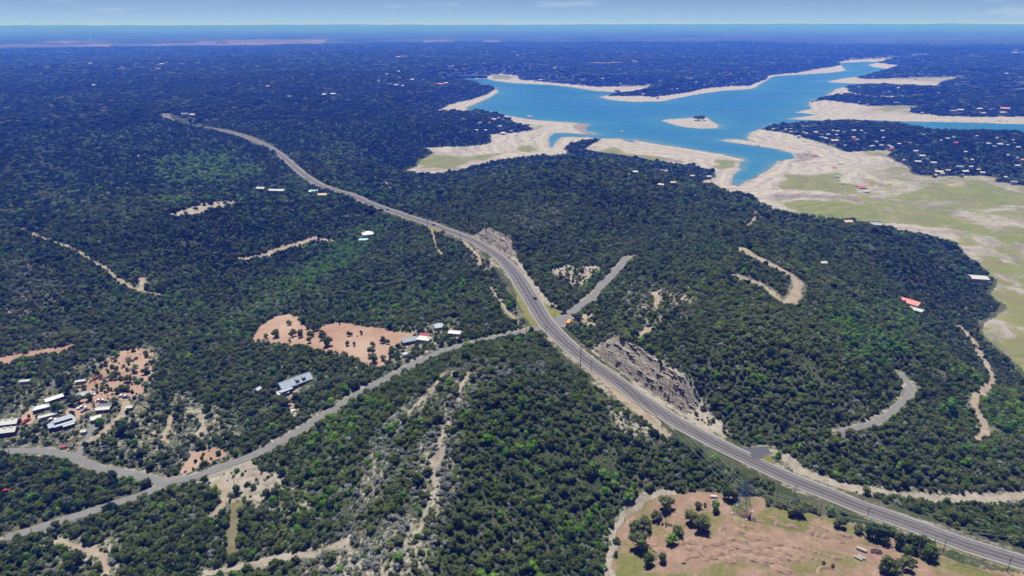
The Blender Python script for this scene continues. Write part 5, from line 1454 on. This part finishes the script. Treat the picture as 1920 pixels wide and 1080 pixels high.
POLES = [ # px, py of the foot, height, label
 (1088,694,18.5,'tall dark power pole left of the highway below the crossing'), (967,594,17.5,'tall dark power pole left of the crossing'),
 (915,504,17.5,'dark power pole beside the highway pull-off'), (863,454,17.0,'dark power pole at the far highway bend'), (802,434,17.0,'farthest dark power pole beside the highway'),
 (1108,697,8.5,'short pole beside the tall pole on the sandy track'), (1040,598,8.0,'utility pole in the verge corner of the crossing'), (1022,560,8.0,'thin utility pole right of the highway above the crossing'), (1033,580,8.0,'thin utility pole at the foot of the rocky bank'),
 (987,621,8.0,'thin utility pole beside the local road at the crossing'), (1023,632,8.0,'thin utility pole at the near corner of the crossing'),
 (1768,1035,8.0,'utility pole on the dry grass strip at the lower right'), (1750,1026,5.0,'short pole beside the dry grass strip at the lower right'), (1888,1073,8.5,'utility pole near the lower right corner'),
 (1622,988,11.0,'wooden pole carrying the power lines below the highway'), (1488,943,11.0,'wooden pole right of the lattice tower, the farther one'), (1536,968,7.0,'short pole at the edge of the bike park'), (1456,938,11.0,'wooden pole right of the lattice tower, the nearer one'),
 (18,851,8.5,'utility pole beside the local road at the left edge'), (62,1005,8.5,'utility pole at the end of the branch road'), (340,868,8.5,'utility pole above the bend of the local road'), (585,745,8.5,'utility pole left of the local road below the long house'), (690,700,8.5,'utility pole left of the local road near the red clearing'), (441,918,8.0,'utility pole on the stony ground below the local road'), (35,830,8.0,'utility pole beside the ranch entrance'),
]
pp = G([q[0] for q in POLES], [q[1] for q in POLES])
TOP = {}
for (a, b, h, lab), p in zip(POLES, pp):
    r_ = thing('power_pole', lab, 'pole', p, R(35), None)
    MB().tube((0, 0, -1), (0, 0, h), .24 if h > 12 else .16, .16 if h > 12 else .11, 7).to('pole', M_pole, r_)
    if h > 6:
        arms = (h - .9, h - 3.0, h - 5.0) if h > 12 else (h - .5,)
        for z in arms:
            MB().box(-1.5, 1.5, -.08, .08, z - .09, z + .09).to('crossarm', M_pole, r_)
            for x in (-1.35, 1.35): MB().tube((x, 0, z + .09), (x, 0, z + .4), .07, .05, 6).to('insulator', M_ins, r_)
    TOP[(a, b)] = Vector(p) + Vector((0, 0, h))

def wire(a, b, sag, label, rad=.045, group=None):
    a = Vector(a); b = Vector(b); n = 18; m = MB(); pts = []
    for i in range(n + 1):
        t_ = i / n; q = a.lerp(b, t_); q.z -= sag * 4 * t_ * (1 - t_); pts.append(q)
    k = 4; V = []; F = []
    d = (b - a).normalized(); u = d.cross(Vector((0, 0, 1))).normalized(); w = Vector((0, 0, 1))
    for q in pts:
        for j in range(k):
            c = 2 * math.pi * j / k; V.append(tuple(q + (u * math.cos(c) + w * math.sin(c)) * rad))
    for i in range(n):
        for j in range(k): F.append((i * k + j, i * k + (j + 1) % k, (i + 1) * k + (j + 1) % k, (i + 1) * k + j))
    link('power_wire', new_mesh('power_wire', V, F, M_wire), None, None, label, 'wire', group)
tm = Matrix.Translation(TP) @ Matrix.Rotation(TW_ANG, 4, 'Z')
A_far = g1(1150, 700); B_far = g1(1860, 1062)
side = Vector((math.cos(TW_ANG), math.sin(TW_ANG), 0))
for i, a in enumerate(ARM):
    h = a.z + 1.0
    off = side * a.x
    up = 14 + 2.2 * (i // 2)
    wire(tm @ a, Vector((A_far.x, A_far.y, A_far.z + up)) + off, 3.5, 'power wire running from the lattice tower up along the highway', .05, 'wires above the tower')
    wire(tm @ a, Vector((B_far.x, B_far.y, B_far.z + up)) + off, 3.5, 'power wire running from the lattice tower to the lower right', .05, 'wires right of the tower')
CH = [(802,434),(863,454),(915,504),(967,594),(1088,694)]
for a, b in zip(CH[:-1], CH[1:]):
    for dx, dz in ((-1.3, -.5), (1.3, -.5), (0, -3)):
        v = Vector((dx * .8, dx * .6, dz))
        wire(TOP[a] + v, TOP[b] + v, 2.5, 'thin wire between the tall poles beside the highway', .04, 'wires along the highway')
CH = [(690,700),(585,745),(340,868),(18,851)]
for a, b in zip(CH[:-1], CH[1:]):
    for dx in (-1.2, 1.2):
        v = Vector((dx * .5, -dx * .8, 0))
        wire(TOP[a] + v, TOP[b] + v, 2.0, 'thin wire along the local road on the left', .045, 'wires along the local road')

# ------------------------------------------------------------------ guard rail along the outer side of the highway
M_rail = plain('galvanised_rail', (0.42, 0.43, 0.44), 0.5, 0.15, 1, 0.4)
M_post = plain('rail_post_wood', (0.23, 0.19, 0.15), 0.9)
def guard_rail(px0, px1, off, lab):
    _px, _py, _ = to_px(hl[:, 0], hl[:, 1], hl[:, 2])
    ks = [i for i in range(len(hl)) if px0 < _px[i] < px1 and _py[i] > 600]
    seg = hl[ks[0]:ks[-1] + 1]
    t_ = np.gradient(seg[:, :2], axis=0); t_ /= np.linalg.norm(t_, axis=1)[:, None]
    nrm = np.stack([t_[:, 1], -t_[:, 0]], -1)
    w = np.concatenate([seg[:, :2] + nrm * (hwid[ks[0]:ks[-1] + 1, None] + off), seg[:, 2:3]], 1)
    r_ = thing('guard_rail', lab, 'guard rail', w[0])
    o = w[0]; m = MB()
    for a, b in zip(w[:-1], w[1:]):
        a = a - o; b = b - o
        m.add([(a[0], a[1], .45), (b[0], b[1], .45), (b[0], b[1], .80), (a[0], a[1], .80)], [(0, 1, 2, 3)])
        m.add([(a[0], a[1] + .06, .45), (b[0], b[1] + .06, .45), (b[0], b[1] + .06, .80), (a[0], a[1] + .06, .80)], [(3, 2, 1, 0)])
    m.to('rail', M_rail, r_)
    pm = MB().box(-.12, .12, -.12, .12, -.7, .75).mesh('post', M_post)
    for a, b in zip(w[:-1], w[1:]):
        for f_ in (0, .5):
            q = a + (b - a) * f_ - o
            link('post', pm, r_, loc=(q[0], q[1] + .14, q[2]))
guard_rail(1450, 1712, 1.2, 'steel guard rail on the far side of the highway by the creek')
guard_rail(1715, 1940, 1.2, 'steel guard rail on the far side of the highway at the lower right')

# ------------------------------------------------------------------ bike park: dirt jumps and berms
def mound_mesh(seed, lx, ly, h):
    g = np.random.default_rng(seed); n, k = 5, 14
    V = [(0, 0, h)]; F = []
    for i in range(1, n + 1):
        t_ = i / n
        for j in range(k):
            a = 2 * math.pi * j / k; rr = t_ * (1 + .16 * g.standard_normal() * (0.4 + t_ * .6))
            z = h * (math.cos(math.pi * min(t_, 1)) * .5 + .5) * (1 + .15 * g.standard_normal()) - (.35 if i == n else 0)
            V.append((math.cos(a) * rr * lx, math.sin(a) * rr * ly, z))
    for j in range(k): F.append((0, 1 + j, 1 + (j + 1) % k))
    for i in range(n - 1):
        for j in range(k):
            a = 1 + i * k; b = 1 + (i + 1) * k
            F.append((a + j, b + j, b + (j + 1) % k, a + (j + 1) % k))
    return new_mesh('mound', V, F, M_mound, smooth=True)
MM = [mound_mesh(900 + k, 1, 1, 1) for k in range(6)]
MND = zz(1150,880,6,[(905,815,150),(885,892,120),(940,980,90),(1050,1020,70),(1120,985,120),(1200,935,150),(1225,825,110),(1150,838,120),(1340,785,100),(1460,810,130),(1560,745,190),(1420,700,160),(1720,770,170),(1640,760,150),(1380,868,150),(1500,910,130),(1650,862,170),(1730,880,120),(1630,942,100),(1760,935,150),(1560,1000,190),(1430,990,150),(1300,1020,150),(1700,1030,190),(1860,960,160),(1545,650,90),(560,920,160),(455,860,110),(1830,1040,160),(1480,640,80),(800,830,80)]) \
  + zz(1440,900,6,[(265,520,110),(300,425,50),(345,440,50),(390,455,52),(435,475,52),(480,495,52),(525,512,52),(570,530,52),(615,550,52),(660,572,55),(480,600,110),(560,615,120),(640,640,110),(850,620,140),(900,640,100),(280,750,70),(350,765,60),(410,780,60),(470,795,60),(530,812,60),(590,828,60),(650,848,60),(190,820,150),(120,800,130),(130,880,130),(220,890,110),(300,910,110),(385,858,64),(500,880,70),(560,895,70),(620,912,70),(120,1000,190),(220,1030,120),(90,700,150),(760,880,100),(830,700,80)])
mp = G([q[0] for q in MND], [q[1] for q in MND])
for k, (q, p) in enumerate(zip(MND, mp)):
    w = q[2] / 19.0
    o = link('dirt_jump', MM[k % 6], None, None, ('small' if w < 3.2 else 'medium' if w < 6 else 'large') + ' reddish dirt jump mound ' + ('beside the oaks of the bike park' if q[0] < 1320 else 'just below the lattice tower' if q[0] < 1450 and q[1] < 995 else 'at the bottom middle of the bike park' if q[0] < 1450 else 'just below the power lines' if q[1] < 1000 else 'left of the pale pipes'), 'dirt mound', 'dirt jumps of the bike park', (p[0], p[1], p[2] + .02), R(-32 + (k * 29) % 26))
    o.scale = (w * .56, w * .34, min(.22 * w, 1.3))
def berm(px, py, r, a0, a1, lab):
    p = g1(px, py); n = 16; V = []; F = []
    for i in range(n + 1):
        a = R(a0 + (a1 - a0) * i / n); e_ = math.sin(math.pi * i / n) ** .5
        for rr, z in ((r - 1.1, -.2), (r - .35, .9 * e_), (r + .1, 1.05 * e_), (r + 1.2, -.25)):
            V.append((math.cos(a) * rr, math.sin(a) * rr, z))
    for i in range(n):
        for j in range(3): F.append((i * 4 + j, i * 4 + j + 1, i * 4 + j + 5, i * 4 + j + 4))
    link('curved_berm', new_mesh('curved_berm', V, F, M_mound, smooth=True), None, None, lab, 'dirt berm', None, p)
for a in ((1150+1290/6, 880+715/6, 3.6, 60, 260, 'tall curved berm with pale inner wall in the upper bike park'), (1150+1065/6, 880+915/6, 3.3, 50, 240, 'thin curved berm at the left of the bike park'), (1150+1360/6, 880+960/6, 3.3, 50, 250, 'thin curved berm in the middle of the bike park'),
          (1150+900/6, 880+1065/6, 4.2, 20, 170, 'curved berm at the bottom edge left of the bike park'), (1150+1620/6, 880+545/6, 2.6, 100, 330, 'small ring berm right of the lattice tower, the left one'), (1150+1770/6, 880+585/6, 2.8, -80, 110, 'small ring berm right of the lattice tower, the right one'), (1440+700/6, 900+1075/6, 5.0, 10, 170, 'wide curved berm at the bottom edge of the bike park')):
    berm(*a)
# concrete pipes, a rubble heap and a brush pile
M_pipe = plain('pale_pipe', (0.40, 0.38, 0.34), 0.8)
def pipe(px, py, ang, L, r, lab):
    p = g1(px, py); m = MB(); k = 14
    for s_ in range(k):
        a = 2 * math.pi * s_ / k; b = 2 * math.pi * (s_ + 1) / k
        q = lambda x, rr, t_: (x, math.cos(t_) * rr, math.sin(t_) * rr + r)
        m.add([q(-L / 2, r, a), q(L / 2, r, a), q(L / 2, r, b), q(-L / 2, r, b), q(-L / 2, r * .86, a), q(L / 2, r * .86, a), q(L / 2, r * .86, b), q(-L / 2, r * .86, b)],
              [(0, 1, 2, 3), (7, 6, 5, 4), (0, 3, 7, 4), (1, 5, 6, 2)])
    o = link('culvert_pipe', m.mesh('culvert_pipe', M_pipe), None, None, lab, 'pipe', None, p, R(ang))
pipe(1440+1050/6, 900+795/6, -38, 4.2, .75, 'pale culvert pipe lying on the bike park dirt, the upper one')
pipe(1440+1015/6, 900+890/6, -42, 3.4, .55, 'left of the two lower pale pipes lying side by side')
pipe(1440+1050/6, 900+880/6, -42, 3.4, .55, 'right of the two lower pale pipes lying side by side')
def heap(px, py, w, h, mat, name, lab, cat, seed, n=60):
    p = g1(px, py); g = np.random.default_rng(seed); m = MB()
    for _ in range(n):
        a = g.uniform(0, 6.28); rr = math.sqrt(g.uniform(0, 1)); s_ = g.uniform(.15, .45)
        c = np.array([math.cos(a) * rr * w / 2, math.sin(a) * rr * w / 3, max(0, h * (1 - rr * rr)) * g.uniform(.6, 1)])
        v = ICO1[0] * s_ * g.uniform(.6, 1.2, (len(ICO1[0]), 1)) + c
        m.add(v, ICO1[1])
    o = link(name, m.mesh(name, mat), None, None, lab, cat, None, p); 
heap(1440+1215/6, 900+808/6, 6.0, 1.0, plain('old_brush', (0.085, 0.06, 0.07), 0.95), 'brush_pile', 'dark brush pile at the right of the bike park', 'brush pile', 5, 90)
heap(1150+460/6, 880+1000/6, 6.5, .8, M_lime, 'rubble_heap', 'pale grey rubble heap at the left of the bike park', 'rubble', 6, 80)
# white bench-like container at the top of the park
p = g1(1338, 933)
t = thing('park_container', 'low white container at the top of the bike park', 'container', p, R(-4))
MB().box(-1.7, 1.7, -.5, .5, .15, 1.0).to('body', ROOF['white'], t); MB().box(-1.75, 1.75, -.55, .55, 1.0, 1.1).to('lid', ROOF['grey'], t)
for x in (-1.4, 1.4): MB().box(x - .15, x + .15, -.4, .4, -.3, .15).to('skid', M_post, t)

# ------------------------------------------------------------------ docks: some afloat, most stranded on the dry bed
DOCKS = [(993,220,16,'orange','orange roofed boat dock floating off the west point', 'w'), (1528,293,13,'red','long red roofed dock stranded on the mud of the inlet'), (1564,315,8,'red','small red roofed dock stranded above the green grass'), (1617,353,14,'red','large red roofed dock stranded on the lake bed'),
 (1576,308,9,'white','white roofed dock stranded at the edge of the gravel'), (1570,333,9,'teal','turquoise roofed dock stranded on the green grass'), (1580,345,8,'white','white roofed dock stranded below the turquoise one'), (1625,361,9,'white','white roofed dock stranded beside the large red one'), (1607,350,7,'slate','dark roofed dock stranded left of the large red one'),
 (1413,265,9,'white','white roofed dock at the tip of the sandy spit'), (1424,258,7,'white','white roofed dock stranded on the sandy point'), (1443,257,6,'white','small white roofed dock on the sandy point, farthest right'), (1418,256,6,'slate','dark roofed dock stranded on the sandy point'), (1421,274,8,'slate','dark roofed dock at the water below the spit'), (1512,290,7,'white','pale dock stranded left of the long red one'),
 (967,254,8,'white','white roofed dock stranded below the west point'), (998,258,7,'white','white roofed dock stranded beside the narrow cove'), (1010,254,7,'teal','blue roofed dock stranded beside the narrow cove'), (978,264,7,'bluegrey','blue grey dock stranded on the bed left of the cove'), (984,225,7,'bluegrey','blue grey dock on the shore near the floating dock'), (978,234,7,'grey','grey dock stranded on the west point beach'), (995,234,7,'grey','grey dock stranded right of the grey one on the beach'),
 (1166,248,9,'orange','small tan rock islet dock off the mud point', 'w'), (1874,227,10,'slate','dark dock on the far bank of the right channel'), (1887,228,6,'slate','small dark dock on the far bank of the right channel'), (1824,230,12,'grey','grey dock at the waterline of the right channel, left one'), (1847,230,8,'grey','grey dock at the waterline of the right channel, right one'), (1790,229,7,'slate','dark dock at the waterline of the right channel'), (1530,215,9,'slate','dark dock in the narrow far inlet', 'w'), (1782,334,6,'white','white dock stranded below the village trees')]
for d in DOCKS:
    p = Vector(at(d[0], d[1], 0.0)) if len(d) > 5 else g1(d[0], d[1])
    L = d[2]; W = L * .55; zf = 0.0
    t = thing('boat_dock', d[4], 'dock', (p.x, p.y, max(p.z, 0.0)), R((d[0] * 7) % 24 - 12))
    MB().box(-L / 2 - 1, L / 2 + 1, -W / 2 - .6, W / 2 + .6, -.3, .45).to('deck', M_post, t)
    for sx in (-1, 1):
        for sy in (-1, 1): MB().box(sx * L * .46 - .12, sx * L * .46 + .12, sy * W * .46 - .12, sy * W * .46 + .12, .45, 3.2).to('post', M_trim, t)
    MB().hip(-L / 2, L / 2, -W / 2, W / 2, 3.2, 3.2 + W * .22, W * .45).to('roof', ROOF[d[3]], t)

# limestone blocks on the ledges of the cuts
def block_mesh(seed):
    g = np.random.default_rng(seed); m = MB().box(-1, 1, -.6, .6, -.5, .5)
    m.v = [tuple(np.array(v) * g.uniform(.75, 1.15, 3)) for v in m.v]
    return m.mesh('ledge_block', M_lime if seed % 3 else M_cut)
BLK = [block_mesh(k) for k in range(6)]
for ob, q in zip(CUT_OBJ, CUT_PTS):
    for k, i in enumerate(q):
        a = math.atan2(*(hl[np.argmin((hl[:, 0] - GX[i]) ** 2 + (hl[:, 1] - GY[i]) ** 2) - 1, :2] - hl[np.argmin((hl[:, 0] - GX[i]) ** 2 + (hl[:, 1] - GY[i]) ** 2), :2])[::-1])
        o = link('ledge_block', BLK[k % 6], ob, loc=(GX[i], GY[i], H[i] - .05), rz=a + RNG.normal(0, .12))
        o.scale = (RNG.uniform(1.2, 3.4), RNG.uniform(.5, 1.0), RNG.uniform(.35, .75))

# ------------------------------------------------------------------ the dam at the far end of the lake
A = Vector(at(853, 147.5, 0.0)); B = Vector(at(914, 147.0, 0.0))
dv = (B - A); Ld = dv.length; dm = thing('dam', 'grey concrete dam closing the far end of the lake', 'dam', (A + B) / 2, math.atan2(dv.y, dv.x))
M_dam = plain('dam_concrete', (0.20, 0.20, 0.22), 0.9, 0.15, 0.02)
MB().box(-Ld / 2, Ld / 2, -3, 9, -8, 17).to('dam_wall', M_dam, dm)
MB().box(-Ld / 2, Ld / 2, -5, 5, 17.05, 18.4).to('parapet', plain('pale_concrete', (0.40, 0.39, 0.38), 0.9), dm)
for k in range(9):
    x = -Ld / 2 + (k + .5) * Ld / 9
    MB().box(x - 2.5, x + 2.5, -5.5, -3, -8, 16.5).to('buttress', M_dam, dm)
